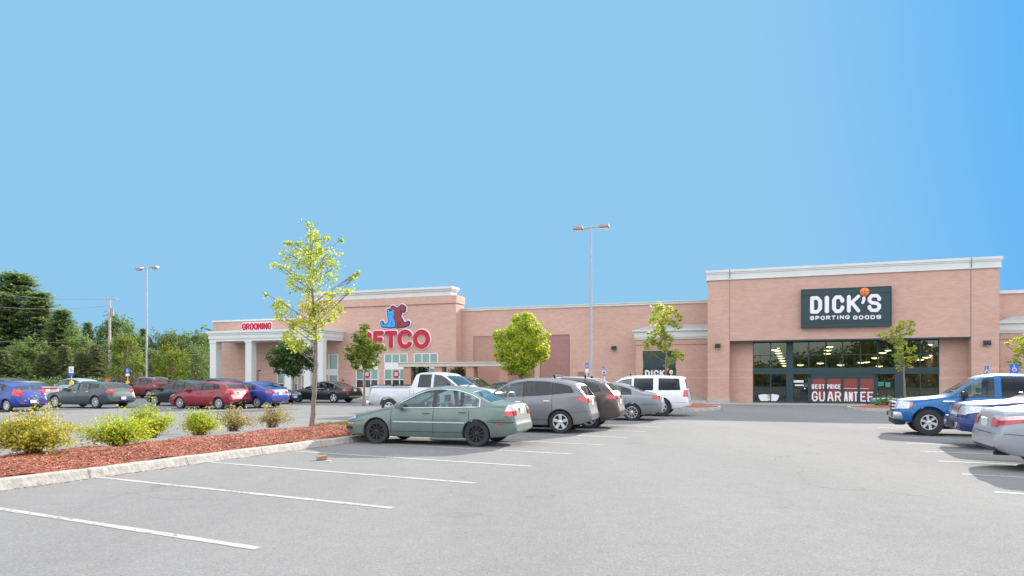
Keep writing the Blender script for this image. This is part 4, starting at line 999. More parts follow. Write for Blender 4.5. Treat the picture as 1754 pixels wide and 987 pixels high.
# 1 sage green sedan
def vw_extra(root, xf, bvh, sh):
    q = MB()
    for sd_ in (-1, 1): decal(q, bvh, [(xf(4.28), .545), (xf(4.12), .545), (xf(4.12), .58), (xf(4.28), .58)], 'side', .012, sd_)
    q.build('side_reflector', M['tail'], root, fix=False)
    MB().tube([(xf(3.05), 0, 1.43), (xf(3.10), 0, 1.47), (xf(3.2), 0, 1.50)], .012, 5).build('antenna', M['dark'], root)
S1 = sedan(paint='sage_green', trim='full', rim=(10,'alloy_dark','std'), clad=.37, cladmat='gclad', seat='seat_light', ref=(.93+2.7,.87), seats=(2.30,3.15),
  decals=[('headlight','head',[('side',[(.03,.555),(.34,.63),(.30,.71),(.10,.70)]),('front',[(.45,.56),(.80,.56),(.80,.70),(.50,.66)])]),
   ('indicator','amber',[('side',[(.03,.49),(.30,.49),(.30,.525),(.03,.53)])]),
   ('tail_light','tail',[('side',[(4.38,.74),(4.60,.74),(4.60,.86),(4.38,.85)]),('rear',[(.58,.76),(.86,.76),(.86,.86),(.60,.87)])]),
   ('tail_light_lens','tailw',[('side',[(4.38,.852),(4.60,.862),(4.57,.99),(4.46,1.0),(4.41,.95)]),('rear',[(.60,.872),(.86,.862),(.84,.98),(.64,.98)])]),
   ('grille','dark',[('front',[(-.38,.52),(.38,.52),(.36,.62),(-.36,.62)])]), ('fog_grille','dark',[('side',[(.02,.38),(.25,.36),(.25,.43),(.02,.44)])])],
  hseams=[(1.34,3.3,.33),(3.6,4.68,.60)], extra=(strip('side_moulding','stone',1.40,3.3,.575,.022), strip('bumper_strip','gclad',4.0,4.5,.60,.03), vw_extra))
M['gclad'] = mat('sage grey cladding', (.045,.062,.055), .5)
S1['rk'] = .2; S1['rr'] = .6; S1['wb'] = 2.66; S1['ref'] = (3.59,.87); squash(S1, 3.85, .84)
vehicle('sedan_car', S1, gp(815,766), HL(17), 'sage green four-door sedan with black wheels, nose at the granite kerb', group='cars in the centre row')
# 2 grey crossover
S2 = suv(paint='silver_grey', rim=(5,'alloy','fat'), handlemat='chrome', ref=(.92+2.69,.9), clad=.30, r=.345, gap=.05, plate=(-1,.92), hseams=[(1.3,3.4,.40)])
squash(S2, 3.8, .86)
vehicle('crossover_car', S2, gp(959,743), HL(17), 'medium grey crossover with five-spoke silver wheels parked beside the green sedan', group='cars in the centre row')
# 3 bronze crossover with roof bars
S3 = suv(paint='bronze_brown', L=4.75, rim=(5,'alloy','std'), clad=.36, extra=(rails(.58,1.95,4.0,(2.4,3.45)),), decals=[('headlight','head',[('side',[(.06,.66),(.55,.76),(.50,.84),(.10,.78)])]),
  ('tail_light','tail',[('side',[(4.20,1.0),(4.57,.96),(4.57,1.09),(4.25,1.13)]),('rear',[(.40,.97),(.82,.95),(.82,1.09),(.42,1.05)])]), ('rear_reflector','tail',[('rear',[(.55,.52),(.78,.52),(.78,.57),(.55,.57)])])], plate=(-1,.88))
S3['top'] = [(min(4.75, s*1.0215), z) for s, z in S3['top']]; S3['bot'] = [(s*1.0215, z) for s, z in S3['bot']]; S3['belt'] = [(s*1.0215, z) for s, z in S3['belt']]
squash(S3, 3.8, .86)
vehicle('crossover_car', S3, gp(1008,734.5), HL(17), 'dark bronze crossover with black bars across its roof rails', group='cars in the centre row')
# 4 steel grey sedan
S4 = sedan(paint='steel_grey', L=4.87, W=1.83, wb=2.80, fo=.95, rim=(10,'alloy','thin'), trim='low', ref=(3.75,.9), r=.33,
  top=[(0,.52),(.03,.65),(.12,.74),(.5,.84),(1.2,.98),(1.33,1.02),(2.05,1.37),(2.35,1.46),(2.8,1.49),(3.2,1.465),(3.6,1.37),(4.2,1.13),(4.4,1.10),(4.74,1.07),(4.82,.98),(4.87,.62)],
  belt=[(0,.46),(.1,.60),(.5,.74),(1.2,.90),(1.5,.93),(3.0,.96),(4.2,.99),(4.75,.96),(4.87,.56)], bot=[(0,.36),(.06,.26),(.3,.20),(.9,.19),(3.9,.19),(4.55,.27),(4.8,.36),(4.87,.42)],
  cab=(1.36,4.2), win=[(1.56,2.52,0,0,'cglass'),(2.62,3.32,0,-.06,'cglass'),(3.39,3.75,-.06,-.2,'cglass_dark')], scr=[(1.42,2.06,.06,'cglass','windscreen'),(3.60,4.18,.07,'cglass','rear_window')], seams=(1.4,2.57,3.5), handles=((2.38,.86),(3.32,.88)), mirror=1.7, tseam=(4.3,),
  decals=[('headlight','head',[('side',[(.05,.62),(.5,.72),(.45,.78),(.08,.72)])]),('tail_light','tail',[('side',[(4.55,.86),(4.82,.84),(4.82,.97),(4.5,.98)]),('rear',[(.50,.86),(.86,.86),(.86,.98),(.52,.98)])])])
vehicle('sedan_car', S4, gp(1082,721), HL(17), 'steel grey sedan with ten-spoke wheels beside the big white SUV', group='cars in the centre row')
# 5 white large SUV
S5 = suv(paint='plain_white', L=5.18, W=2.04, wb=2.95, fo=1.0, r=.42, pillarmat='plain_white', tum=.20, rim=(6,'alloy','std'), clad=.40, ref=(3.95,1.0), gap=.06, fk=.12, rk=.07,
  top=[(0,.70),(.03,.95),(.1,1.05),(.5,1.12),(1.15,1.19),(1.3,1.23),(1.85,1.68),(2.1,1.80),(2.6,1.875),(3.8,1.88),(4.75,1.86),(4.92,1.82),(4.98,1.72),(5.08,1.28),(5.12,1.1),(5.15,.8),(5.18,.6)],
  belt=[(0,.60),(.1,.85),(.5,.98),(1.2,1.12),(1.6,1.15),(3.0,1.18),(4.9,1.20),(5.1,1.0),(5.18,.55)], bot=[(0,.48),(.06,.38),(.3,.32),(.9,.30),(4.0,.30),(4.8,.38),(5.1,.46),(5.18,.50)],
  cab=(1.35,5.0), win=[(1.5,2.55,0,0,'cglass'),(2.66,3.56,0,0,'cglass_dark'),(3.80,4.80,.0,-.12,'cglass_dark')], scr=[(1.38,1.9,.06,'cglass','windscreen'),(4.955,5.075,.12,'cglass_dark','rear_window')], seams=(1.38,2.60,3.68), handles=((2.4,1.06),(3.48,1.07)), mirror=1.62, seats=(2.4,3.4), mw=.24, mh=1.4,
  decals=[('headlight','head',[('side',[(.05,.86),(.4,.88),(.4,1.0),(.08,1.0)])]),('tail_light','tail',[('side',[(4.93,.92),(5.12,.92),(5.09,1.22),(4.95,1.22)]),('rear',[(.80,.92),(.96,.92),(.96,1.22),(.82,1.22)])])], plate=(-1,1.0), extra=(rails(.72,2.0,4.7,(2.5,4.3)),), hseams=[(1.38,3.8,.46)])
vehicle('large_suv', S5, gp(1133,713.5), HL(18), 'big white three-row SUV with dark rear windows and roof rails', group='cars in the centre row', k=.93)
# 6 silver pickup, nose to the right
def truck(**k):
    S = dict(L=5.79, W=2.02, r=.39, fo=1.02, wb=3.74, tum=.24, crown=.06, gap=.085, fk=.10, rk=.03, rr=.2, sig=.02, wout=-.02,
     top=[(0,.62),(.03,.98),(.12,1.10),(.5,1.18),(1.25,1.27),(1.38,1.31),(2.05,1.76),(2.25,1.86),(2.7,1.915),(3.35,1.90),(3.50,1.84),(3.66,1.36),(3.68,1.33),(5.74,1.33),(5.76,1.3),(5.79,.70)],
     belt=[(0,.58),(.1,.90),(.5,1.02),(1.3,1.20),(1.7,1.22),(3.6,1.24),(3.75,1.26),(5.7,1.26),(5.79,.62)],
     bot=[(0,.50),(.06,.42),(.3,.40),(.9,.38),(4.5,.40),(5.5,.50),(5.79,.52)],
     cab=(1.42,3.60), win=[(1.60,2.60,0,0,'cglass'),(2.72,3.36,0,-.10,'cglass_dark')], scr=[(1.46,2.08,.06,'cglass','windscreen'),(3.50,3.625,.14,'cglass_dark','rear_window')],
     seams=(1.45,2.66,3.50,3.70), handles=((2.48,1.10),(2.95,1.10)), handlemat='dark', mirmat='dark', mirror=1.75, mw=.24, mh=1.8, seats=(2.4,3.1), rim=(5,'alloy','fat'), bed=(3.80,5.68,.72),
     decals=[('headlight','head',[('side',[(.04,.88),(.36,.86),(.36,1.06),(.1,1.06)]),('front',[(.62,.86),(.94,.86),(.94,1.06),(.66,1.06)])]),
             ('tail_light','tail',[('side',[(5.70,.92),(5.785,.92),(5.785,1.22),(5.70,1.22)]),('rear',[(.84,.92),(.98,.92),(.98,1.22),(.84,1.22)])]),
             ('grille','chrome',[('front',[(-.6,.78),(.6,.78),(.6,1.06),(-.6,1.06)])])],
     plate=(-1,.60), paint='p', ref=(4.76,-1.0), hseams=[(1.45,3.7,.50)])
    S.update(k); return S
def ram_extra(root, xf, bvh, sh):
    q = MB(); 
    for y in (-.97, .97): q.box(xf(5.74), xf(3.74), y-.045, y+.045, 1.325, 1.365)
    q.box(xf(5.78), xf(5.70), -.95, .95, 1.325, 1.365); q.build('bed_rail', M['dark'], root)
    q = MB(); q.add(*rbox(xf(5.90), xf(5.76), -.98, .98, .48, .68)); q.build('rear_bumper', M['chrome'], root, sharp=50)
    q = MB(); q.add(*rbox(xf(.12), xf(-.12), -.95, .95, .45, .68)); q.build('front_bumper', M['chrome'], root, sharp=50)
vehicle('pickup_truck', truck(paint='silver', pillarmat='silver', extra=(ram_extra,)), gz(665,30.3), HR(22), 'silver four-door pickup truck with empty bed, behind the green sedan', 'pickup truck', 'cars facing the shops')
# 7 black SUV behind, nose right
S7 = suv(paint='black_paint', L=4.8, W=1.85, tum=.2, ref=(0,-.6), clad=.36, rim=(6,'alloy','std'), fk=.12, top=[(0,.62),(.03,.85),(.12,.98),(.5,1.03),(1.25,1.10),(1.38,1.14),(1.95,1.60),(2.15,1.70),(2.6,1.75),(3.6,1.76),(4.45,1.72),(4.6,1.66),(4.72,1.2),(4.76,1.0),(4.80,.6)],
  belt=[(0,.58),(.1,.78),(.5,.90),(1.3,1.04),(1.7,1.06),(4.5,1.10),(4.7,1.0),(4.8,.5)], cab=(1.42,4.62), win=[(1.6,2.5,0,0,'cglass'),(2.6,3.4,0,0,'cglass_dark'),(3.5,4.4,0,-.1,'cglass_dark')], scr=[(1.45,1.98,.06,'cglass','windscreen'),(4.62,4.70,.1,'cglass_dark','rear_window')], seams=(1.45,2.55,3.45), mirror=1.7, mirmat='plain_white')
S7['bot'] = [(s*4.8/4.65, z) for s, z in S7['bot']]
vehicle('black_suv', S7, gz(868,37), HR(22), 'boxy black SUV with its bright windscreen showing behind the silver pickup', 'car', 'cars facing the shops')
S8 = sedan(paint='navy_black', ref=(2.3,0), rim=(5,'alloy','std')); vehicle('sedan_car', S8, gz(880,44.5), HR(22), 'dark navy sedan whose roof shows between the black SUV and the grey crossover', 'car', 'cars facing the shops')
# 9 black luxury sedan
S9 = sedan(paint='black_paint', L=4.92, W=1.85, wb=2.94, fo=.84, r=.34, trim='full', rim=(5,'alloy','std'), ref=(3.78,.92),
  top=[(0,.52),(.03,.66),(.12,.76),(.5,.86),(1.3,.99),(1.42,1.03),(2.1,1.36),(2.4,1.44),(2.85,1.468),(3.25,1.44),(3.65,1.34),(4.25,1.10),(4.42,1.06),(4.78,1.02),(4.87,.93),(4.92,.62)],
  belt=[(0,.46),(.1,.60),(.5,.74),(1.2,.90),(1.5,.93),(3.0,.96),(4.2,.98),(4.8,.92),(4.92,.56)], bot=[(0,.36),(.06,.26),(.3,.20),(.9,.19),(3.9,.19),(4.6,.27),(4.85,.36),(4.92,.42)],
  cab=(1.45,4.25), win=[(1.62,2.55,0,0,'cglass'),(2.66,3.36,0,-.06,'cglass'),(3.43,3.80,-.06,-.2,'cglass')], scr=[(1.50,2.12,.06,'cglass','windscreen'),(3.66,4.22,.07,'cglass_dark','rear_window')], seams=(1.48,2.6,3.55), handles=((2.42,.84),(3.36,.86)), handlemat='chrome', mirror=1.75, tseam=(4.36,),
  decals=[('headlight','head',[('side',[(.05,.60),(.5,.72),(.45,.78),(.08,.72)])]),('tail_light','tail',[('side',[(4.5,.80),(4.86,.80),(4.86,.90),(4.52,.94)]),('rear',[(.45,.80),(.86,.80),(.86,.92),(.5,.90)])]),('bumper_trim','chrome',[('rear',[(-.8,.40),(.8,.40),(.8,.46),(-.8,.46)])])])
vehicle('sedan_car', S9, gp(570.5,690.5), HL(22), 'black sedan with chrome window trim in front of the pet store entrance', group='cars facing left beyond the island')
S10 = sedan(paint='navy_black', ref=(0,-.7), rim=(5,'alloy','std'), decals=[('headlight','head',[('side',[(.05,.56),(.42,.64),(.36,.72),(.08,.68)]),('front',[(.45,.56),(.80,.56),(.80,.70),(.50,.66)])]),('grille','chrome',[('front',[(-.38,.44),(.38,.44),(.36,.62),(-.36,.62)])])], plate=(1,.44))
vehicle('sedan_car', S10, gz(493.5,45), HR(22), 'dark sedan nosing out from behind the blue sedan beside the black one', group='cars facing the pet store')
# 11 blue sedan
S11 = sedan(paint='strong_blue', L=4.37, W=1.70, wb=2.57, fo=.84, r=.31, rim=(9,'alloy','std'), ref=(3.41,.85), seats=(2.15,3.0),
  top=[(0,.50),(.03,.63),(.12,.72),(.5,.84),(.98,.97),(1.1,1.01),(1.8,1.34),(2.1,1.43),(2.5,1.46),(2.9,1.43),(3.3,1.32),(3.75,1.14),(3.9,1.10),(4.26,1.06),(4.32,.96),(4.37,.60)],
  belt=[(0,.44),(.1,.58),(.5,.70),(1.1,.88),(1.5,.92),(3.0,1.0),(3.8,1.02),(4.28,.95),(4.37,.55)], bot=[(0,.36),(.06,.26),(.3,.20),(.9,.19),(3.6,.19),(4.1,.27),(4.3,.36),(4.37,.42)],
  cab=(1.14,3.78), win=[(1.34,2.2,0,0,'cglass'),(2.3,2.98,0,-.06,'cglass'),(3.04,3.3,-.06,-.2,'cglass_dark')], scr=[(1.18,1.82,.06,'cglass','windscreen'),(3.26,3.72,.07,'cglass','rear_window')], seams=(1.18,2.25,3.12), handles=((2.08,.85),(2.98,.89)), mirror=1.44, tseam=(3.85,),
  decals=[('headlight','head',[('side',[(.05,.60),(.5,.72),(.45,.78),(.08,.72)])]),('tail_light','tail',[('side',[(3.98,.86),(4.32,.80),(4.32,.94),(4.02,.99)]),('rear',[(.50,.82),(.82,.80),(.82,.96),(.56,.95)])]),('rear_reflector','tail',[('rear',[(.56,.44),(.76,.44),(.76,.48),(.56,.48)])])], plate=(-1,.80))
vehicle('sedan_car', S11, gp(439,699.3), HL(21), 'bright blue sedan parked right beside the red hatchback', group='cars facing left beyond the island')
# 12 red hatch
S12 = hatch(paint='deep_red', rim=(10,'alloy','thin'), ref=(3.55,.9), plate=(-1,.86), clad=.0)
S12['decals'] = S12['decals']+[('rear_valance','dark',[('rear',[(-.7,.36),(.7,.36),(.7,.46),(-.7,.46)])])]
vehicle('hatchback_car', S12, gp(373.5,701.5), HL(20), 'shiny dark red hatchback with black and silver wheels, nose beside the cart sign', group='cars facing left beyond the island')
S13 = hatch(paint='black_paint', L=4.1, W=1.70, wb=2.50, fo=.80, rim=(6,'alloy','std'), ref=(.80,.85), top=[(0,.50),(.03,.66),(.12,.78),(.5,.92),(.8,1.02),(.9,1.06),(1.7,1.44),(2.0,1.51),(2.5,1.53),(3.2,1.49),(3.6,1.40),(3.85,1.05),(3.95,.98),(4.07,.84),(4.1,.55)],
  belt=[(0,.46),(.1,.60),(.5,.76),(.9,.92),(1.3,.95),(3.0,1.0),(3.5,1.04),(3.9,.96),(4.1,.5)], bot=[(0,.34),(.06,.24),(.3,.19),(3.3,.19),(3.9,.26),(4.1,.40)], cab=(.95,3.8), win=[(1.08,2.15,0,0,'cglass'),(2.25,2.95,0,-.06,'cglass'),(3.03,3.4,-.06,-.5,'cglass')], scr=[(.98,1.7,.06,'cglass','windscreen'),(3.61,3.82,.1,'cglass','rear_window')], seams=(.98,2.2,3.1), handles=((2.0,.86),(2.9,.9)), mirror=1.2, seats=(2.05,2.9))
vehicle('hatchback_car', S13, gp(264,695.3), HL(20), 'small black hatchback mostly hidden behind the red hatchback', group='cars facing left beyond the island')
S14 = suv(paint='navy_black', ref=(2.3,0)); vehicle('crossover_car', S14, gz(366,48), HL(20), 'dark navy crossover whose roof shows above the red hatchback', group='cars facing left beyond the island')
# 15 red SUV
S15 = suv(paint='dark_red', L=4.8, ref=(4.8,.75), rim=(5,'alloy','std'), clad=.40, extra=(rails(.6,2.0,4.1),)); 
for q_ in ('top','belt','bot'): S15[q_] = [(s*4.8/4.65, z+.06) for s, z in S15[q_]]
vehicle('suv_car', S15, gz(274,56.5), HL(24), 'dark red SUV with black sills parked in front of the yellow bollard', group='cars at the far side of the lot')
# 16 slate green estate
S16 = hatch(paint='slate_green', L=5.02, W=1.88, wb=3.05, fo=.95, r=.35, rim=(8,'alloy','std'), ref=(4.0,.94), tum=.32, clad=0,
  top=[(0,.56),(.03,.72),(.10,.80),(.5,.87),(1.35,.97),(1.48,1.01),(2.15,1.36),(2.45,1.44),(2.9,1.475),(3.6,1.46),(4.3,1.41),(4.45,1.37),(4.78,1.06),(4.88,1.0),(4.98,.86),(5.02,.55)],
  belt=[(0,.50),(.1,.66),(.5,.76),(1.4,.93),(1.8,.96),(3.6,1.03),(4.4,1.08),(4.8,1.0),(5.02,.5)], bot=[(0,.36),(.06,.26),(.3,.20),(.9,.19),(4.2,.20),(4.7,.27),(4.95,.36),(5.02,.42)],
  cab=(1.52,4.7), win=[(1.7,2.6,0,0,'cglass'),(2.7,3.42,0,-.06,'cglass'),(3.52,4.25,-.06,-.3,'cglass_dark')], scr=[(1.55,2.18,.06,'cglass','windscreen'),(4.44,4.74,.12,'cglass','rear_window')], seams=(1.55,2.65,3.6), handles=((2.46,.88),(3.38,.92)), handlemat='chrome', mirror=1.85, seats=(2.5,3.4), plate=(-1,.56),
  decals=[('headlight','head',[('side',[(.04,.60),(.4,.64),(.38,.76),(.08,.74)])]),('tail_light','tail',[('side',[(4.74,.86),(4.96,.84),(4.94,1.02),(4.78,1.03)]),('rear',[(.62,.84),(.88,.84),(.86,1.02),(.66,1.02)])])])
vehicle('estate_car', S16, gp(162,700), HL(20), 'long dark green-grey estate car in the left part of the lot', group='cars facing left beyond the island')
# 17 blue hatch far left
S17 = hatch(paint='strong_blue', L=4.12, W=1.70, wb=2.57, fo=.82, r=.31, rim=(9,'alloy','std'), ref=(3.39,.85), top=[(0,.50),(.03,.64),(.12,.74),(.5,.84),(1.0,.97),(1.1,1.01),(1.8,1.34),(2.1,1.43),(2.6,1.46),(3.1,1.43),(3.55,1.34),(3.68,1.30),(3.94,1.05),(4.02,.98),(4.09,.84),(4.12,.55)],
  belt=[(0,.46),(.1,.60),(.5,.72),(1.1,.90),(1.5,.93),(3.0,1.02),(3.55,1.08),(3.96,.98),(4.12,.5)], bot=[(0,.36),(.06,.26),(.3,.20),(3.5,.19),(3.9,.26),(4.12,.40)], cab=(1.15,3.88), win=[(1.34,2.22,0,0,'cglass'),(2.32,2.98,0,-.06,'cglass'),(3.05,3.4,-.06,-.5,'cglass_dark')], scr=[(1.18,1.82,.06,'cglass','windscreen'),(3.68,3.92,.10,'cglass','rear_window')], seams=(1.2,2.27,3.15), handles=((2.1,.86),(2.98,.90)), mirror=1.44, seats=(2.15,3.0), plate=(-1,.50),
  decals=[('headlight','head',[('side',[(.06,.62),(.5,.72),(.46,.78),(.1,.72)])]),('tail_light','tail',[('side',[(3.78,.84),(4.08,.76),(4.06,.98),(3.8,1.12)]),('rear',[(.56,.78),(.83,.76),(.80,1.06),(.62,.98)])]),('rear_reflector','tail',[('rear',[(.52,.40),(.76,.40),(.76,.45),(.52,.45)])])])
vehicle('hatchback_car', S17, gp(9.5,706), HL(20), 'bright blue hatchback seen from behind at the left edge', group='cars facing left beyond the island')
S18 = sedan(paint='tan_grey', ref=(4.7,0), roofmat=1, decals=[('tail_light','tail',[('side',[(4.45,.84),(4.69,.84),(4.68,.98),(4.44,1.0)]),('rear',[(-.84,.88),(.84,.88),(.82,.98),(-.82,.98)])])], win=[(1.50,2.42,0,0,'cglass_dark'),(2.53,3.16,0,-.06,'cglass_dark'),(3.24,3.66,-.06,-.25,'cglass_dark')], scr=[(1.36,1.98,.06,'cglass','windscreen'),(3.42,3.96,.07,'cglass_dark','rear_window')], plate=(-1,.82))
vehicle('sedan_car', S18, gz(83,48.5), HL(22), 'tan sedan with dark roof and full-width red tail lights behind the blue hatchback', group='cars at the far side of the lot')
S19 = suv(paint='slate_green', L=4.9, ref=(4.9,-.6), tum=.2)
for q_ in ('top','belt','bot'): S19[q_] = [(s*4.9/4.65, z+.04) for s, z in S19[q_]]
vehicle('minivan', S19, gz(54,54), HL(20), 'dark grey-green minivan at the far left below the pines', 'van', 'cars at the far side of the lot')
S20 = suv(paint='pale_blue_grey', ref=(4.65,.0)); vehicle('crossover_car', S20, gz(160,57), HL(22), 'pale silver-blue crossover beside the white sign with yellow bollard', group='cars at the far side of the lot')
# 21 blue pickup on the right, nose left
def f150_extra(root, xf, bvh, sh):
    q = MB(); q.add(*rbox(xf(.34), xf(-.06), -.96, .96, .50, .74)); q.build('front_bumper', M['chromed'], root, sharp=50)
    q = MB(); q.add(*rbox(xf(.30), xf(-.02), -.86, .86, .32, .50)); q.build('bumper_valance', M['dark'], root, sharp=50)
    for sd_ in (-1, 1): MB().cyl((xf(-.055), sd_*.70, .62), (xf(-.08), sd_*.70, .62), .07, n=14).build('fog_light', M['dark'], root)
    q = MB()
    for z in (.82, .92, 1.02): q.add(*rbox(xf(.06), xf(-.05), -.60, .60, z-.025, z+.025))
    q.build('grille_bar', M['chrome'], root, sharp=50)
    q = MB()
    for sd_ in (-1, 1): decal(q, bvh, [(xf(1.30), 1.06), (xf(1.62), 1.06), (xf(1.62), 1.09), (xf(1.30), 1.09)], 'side', .01, sd_)
    q.build('fender_badge', M['chrome'], root, fix=False)
    q = MB()
    for sd_ in (-1, 1): q.box(xf(1.62), xf(1.58), sd_*.88-.08, sd_*.88+.08, .30, .55)
    q.build('mud_flap', M['dark'], root)
M['chromed'] = mat('satin chrome', (.52,.53,.55), .28, .9, noise=.1)
S21 = truck(paint='azure_blue', L=5.9, W=2.0, rim=(6,'alloy','fat'), fo=.93, wb=3.74, r=.415, ref=(.93,1.0), pillarmat='azure_blue', handlemat='azure_blue', extra=(f150_extra,), bed=(3.9,5.78,.72), mirror=1.85, mirmat='dark',
  top=[(0,.66),(.03,1.0),(.12,1.09),(.5,1.15),(1.3,1.22),(1.45,1.27),(2.15,1.76),(2.35,1.86),(2.8,1.915),(3.5,1.90),(3.62,1.84),(3.78,1.36),(3.8,1.34),(5.84,1.33),(5.87,1.3),(5.9,.70)], belt=[(0,.6),(.1,.9),(.5,1.0),(1.3,1.15),(1.7,1.17),(3.7,1.20),(3.9,1.27),(5.8,1.26),(5.9,.62)],
  cab=(1.5,3.72), win=[(1.68,2.64,0,0,'cglass'),(2.82,3.5,0,-.10,'cglass_dark')], scr=[(1.52,2.18,.06,'cglass','windscreen'),(3.62,3.745,.14,'cglass_dark','rear_window')], seams=(1.5,2.72,3.6,3.85), handles=((2.55,1.02),(3.45,1.02)), flare=.045,
  decals=[('headlight','head',[('side',[(.03,.82),(.38,.84),(.42,1.04),(.08,1.06)]),('front',[(.64,.82),(.96,.82),(.96,1.05),(.66,1.05)])]),('indicator','amber',[('side',[(.38,.86),(.47,.92),(.50,1.03),(.43,1.04)])]),
   ('grille','dark',[('front',[(-.62,.76),(.62,.76),(.62,1.06),(-.62,1.06)])])])
vehicle('pickup_truck', S21, gp(1592,747), HL(23), 'bright blue full-size pickup with chrome grille bars, rearmost of the right-hand row', 'pickup truck', 'cars in the right-hand row', k=.925)
def taco_extra(root, xf, bvh, sh):
    q = MB(); q.add(*rbox(xf(.30), xf(-.08), -.92, .92, .42, .74)); q.build('front_bumper', M['royal_blue'], root, sharp=50)
    for sd_ in (-1, 1): MB().cyl((xf(-.06), sd_*.66, .56), (xf(-.10), sd_*.66, .56), .06, n=14).build('fog_light', M['head'], root)
    MB().box(xf(0), xf(-.10), -.35, .35, .50, .64).build('bumper_intake', M['dark'], root)
S22 = truck(paint='royal_blue', pillarmat='royal_blue', L=5.3, W=1.90, fo=.95, wb=3.24, r=.385, ref=(.0,.85), rim=(6,'alloy','fat'), extra=(taco_extra,), bed=(3.75,5.18,.7), fk=.16, handlemat='chrome', flare=.04,
  top=[(0,.72),(.03,.98),(.12,1.05),(.5,1.10),(1.2,1.15),(1.32,1.19),(2.0,1.62),(2.2,1.71),(2.6,1.76),(3.2,1.74),(3.35,1.68),(3.55,1.30),(3.58,1.26),(5.2,1.26),(5.26,1.2),(5.3,.7)], belt=[(0,.6),(.1,.85),(.5,.95),(1.3,1.08),(1.7,1.10),(3.5,1.14),(3.7,1.19),(5.2,1.19),(5.3,.62)], bot=[(0,.50),(.06,.42),(.3,.38),(.9,.36),(4.5,.38),(5.2,.48),(5.3,.50)],
  cab=(1.36,3.48), win=[(1.54,2.42,0,0,'cglass'),(2.52,3.2,0,-.1,'cglass_dark')], scr=[(1.40,2.02,.06,'cglass','windscreen'),(3.36,3.52,.14,'cglass_dark','rear_window')], seams=(1.4,2.47,3.36,3.65), handles=((2.3,.98),(3.2,.98)), mirror=1.65, hseams=[(1.4,3.6,.48)],
  decals=[('headlight','head',[('side',[(.02,.80),(.42,.88),(.48,1.0),(.10,1.0)]),('front',[(.46,.80),(.92,.80),(.92,1.0),(.56,.98)])]),('indicator','amber',[('side',[(.40,.90),(.50,.92),(.54,1.0),(.46,1.0)])]),
   ('grille','chrome',[('front',[(-.44,.74),(.44,.74),(.46,1.02),(-.46,1.02)])])])
vehicle('pickup_truck', S22, gz(1648,16.2), HL(22), 'dark blue pickup with clear round-cornered headlights, between the bright blue pickup and silver sedan', 'pickup truck', 'cars in the right-hand row')
S23 = sedan(paint='mid_silver', L=4.85, W=1.83, wb=2.78, fo=.98, r=.33, rim=(5,'alloy','std'), ref=(4.80,-.68), rk=.22, rr=.6,
  top=[(0,.52),(.03,.65),(.12,.74),(.5,.84),(1.2,.98),(1.33,1.02),(2.05,1.36),(2.35,1.45),(2.8,1.475),(3.2,1.45),(3.6,1.35),(4.15,1.14),(4.3,1.115),(4.68,1.09),(4.77,1.0),(4.85,.66)],
  belt=[(0,.46),(.1,.60),(.5,.74),(1.2,.90),(1.5,.93),(3.0,.98),(4.2,1.02),(4.72,.98),(4.85,.56)], bot=[(0,.36),(.06,.26),(.3,.20),(.9,.19),(3.9,.19),(4.5,.27),(4.75,.34),(4.85,.42)],
  cab=(1.36,4.15), win=[(1.56,2.5,0,0,'cglass'),(2.6,3.3,0,-.06,'cglass'),(3.37,3.72,-.06,-.2,'cglass_dark')], scr=[(1.42,2.06,.06,'cglass','windscreen'),(3.58,4.12,.07,'cglass_dark','rear_window')], seams=(1.4,2.55,3.5), handles=((2.38,.86),(3.32,.88)), mirror=1.7, tseam=(4.22,),
  decals=[('headlight','head',[('side',[(.05,.62),(.5,.72),(.45,.78),(.08,.72)])]),
   ('tail_light','tail',[('side',[(4.34,.895),(4.78,.815),(4.80,.885),(4.40,.925)]),('rear',[(.50,.80),(.88,.78),(.88,.90),(.52,.94)])]),
   ('tail_light_lens','tailw',[('side',[(4.10,.955),(4.40,.930),(4.80,.890),(4.78,.965),(4.40,.985)]),('rear',[(.52,.945),(.88,.905),(.86,.98),(.56,.98)])]),('lower_valance','dark',[('rear',[(-.8,.34),(.8,.34),(.8,.42),(-.8,.42)])])], plate=(-1,.84), extra=(exhaust(4.80,-.5,.30),))
vehicle('sedan_car', S23, gz(1707,12.5), HR(20), 'silver sedan with its tail towards the aisle at the right edge', 'car', 'cars in the right-hand row')
# ---------------------------------------------------------------- planted island
IA = Vector((-7.5, 10.26, 0)); ID = Vector((.402, .916, 0)); IP = Vector((-.916, .402, 0)); IANG = atan2(ID.y, ID.x)
def IL(u, v, z=0): return IA+ID*u+IP*v+Vector((0, 0, z))
U0, U1, IW = -9., 12.6, 3.15
def island_outline(ins, n=16):
    """outline in (u,v), inset from the outer kerb line; rounded far end"""
    r = IW/2-ins; pts = [(U0, ins)]
    pts += [(u, ins) for u in np.linspace(U0, U1-IW/2, 40)[1:]]
    pts += [(U1-IW/2+r*sin(a), IW/2-r*cos(a)) for a in np.linspace(0, pi, n)[1:]]
    pts += [(u, IW-ins) for u in np.linspace(U1-IW/2, U0, 40)[1:]]
    return pts
random.seed(11)
def kerbloop():
    A, Bq, C_, D_ = island_outline(0), island_outline(.06), island_outline(.24), island_outline(.26)
    v = []; n = len(A)
    for i in range(n):
        j = .02*(random.random()-.5); h = .15+.014*(random.random()-.5); cr = 0
        v += [tuple(IL(A[i][0], A[i][1]+j*.4, 0)), tuple(IL(Bq[i][0], Bq[i][1]+j, h-.015)), tuple(IL(Bq[i][0], Bq[i][1]+.03+j, h)), tuple(IL(C_[i][0], C_[i][1], h+.004)), tuple(IL(D_[i][0], D_[i][1], .02))]
    f = []
    for i in range(n-1):
        for k in range(4): f.append((i*5+k, i*5+k+1, (i+1)*5+k+1, (i+1)*5+k))
    return mesh(v, f, False)
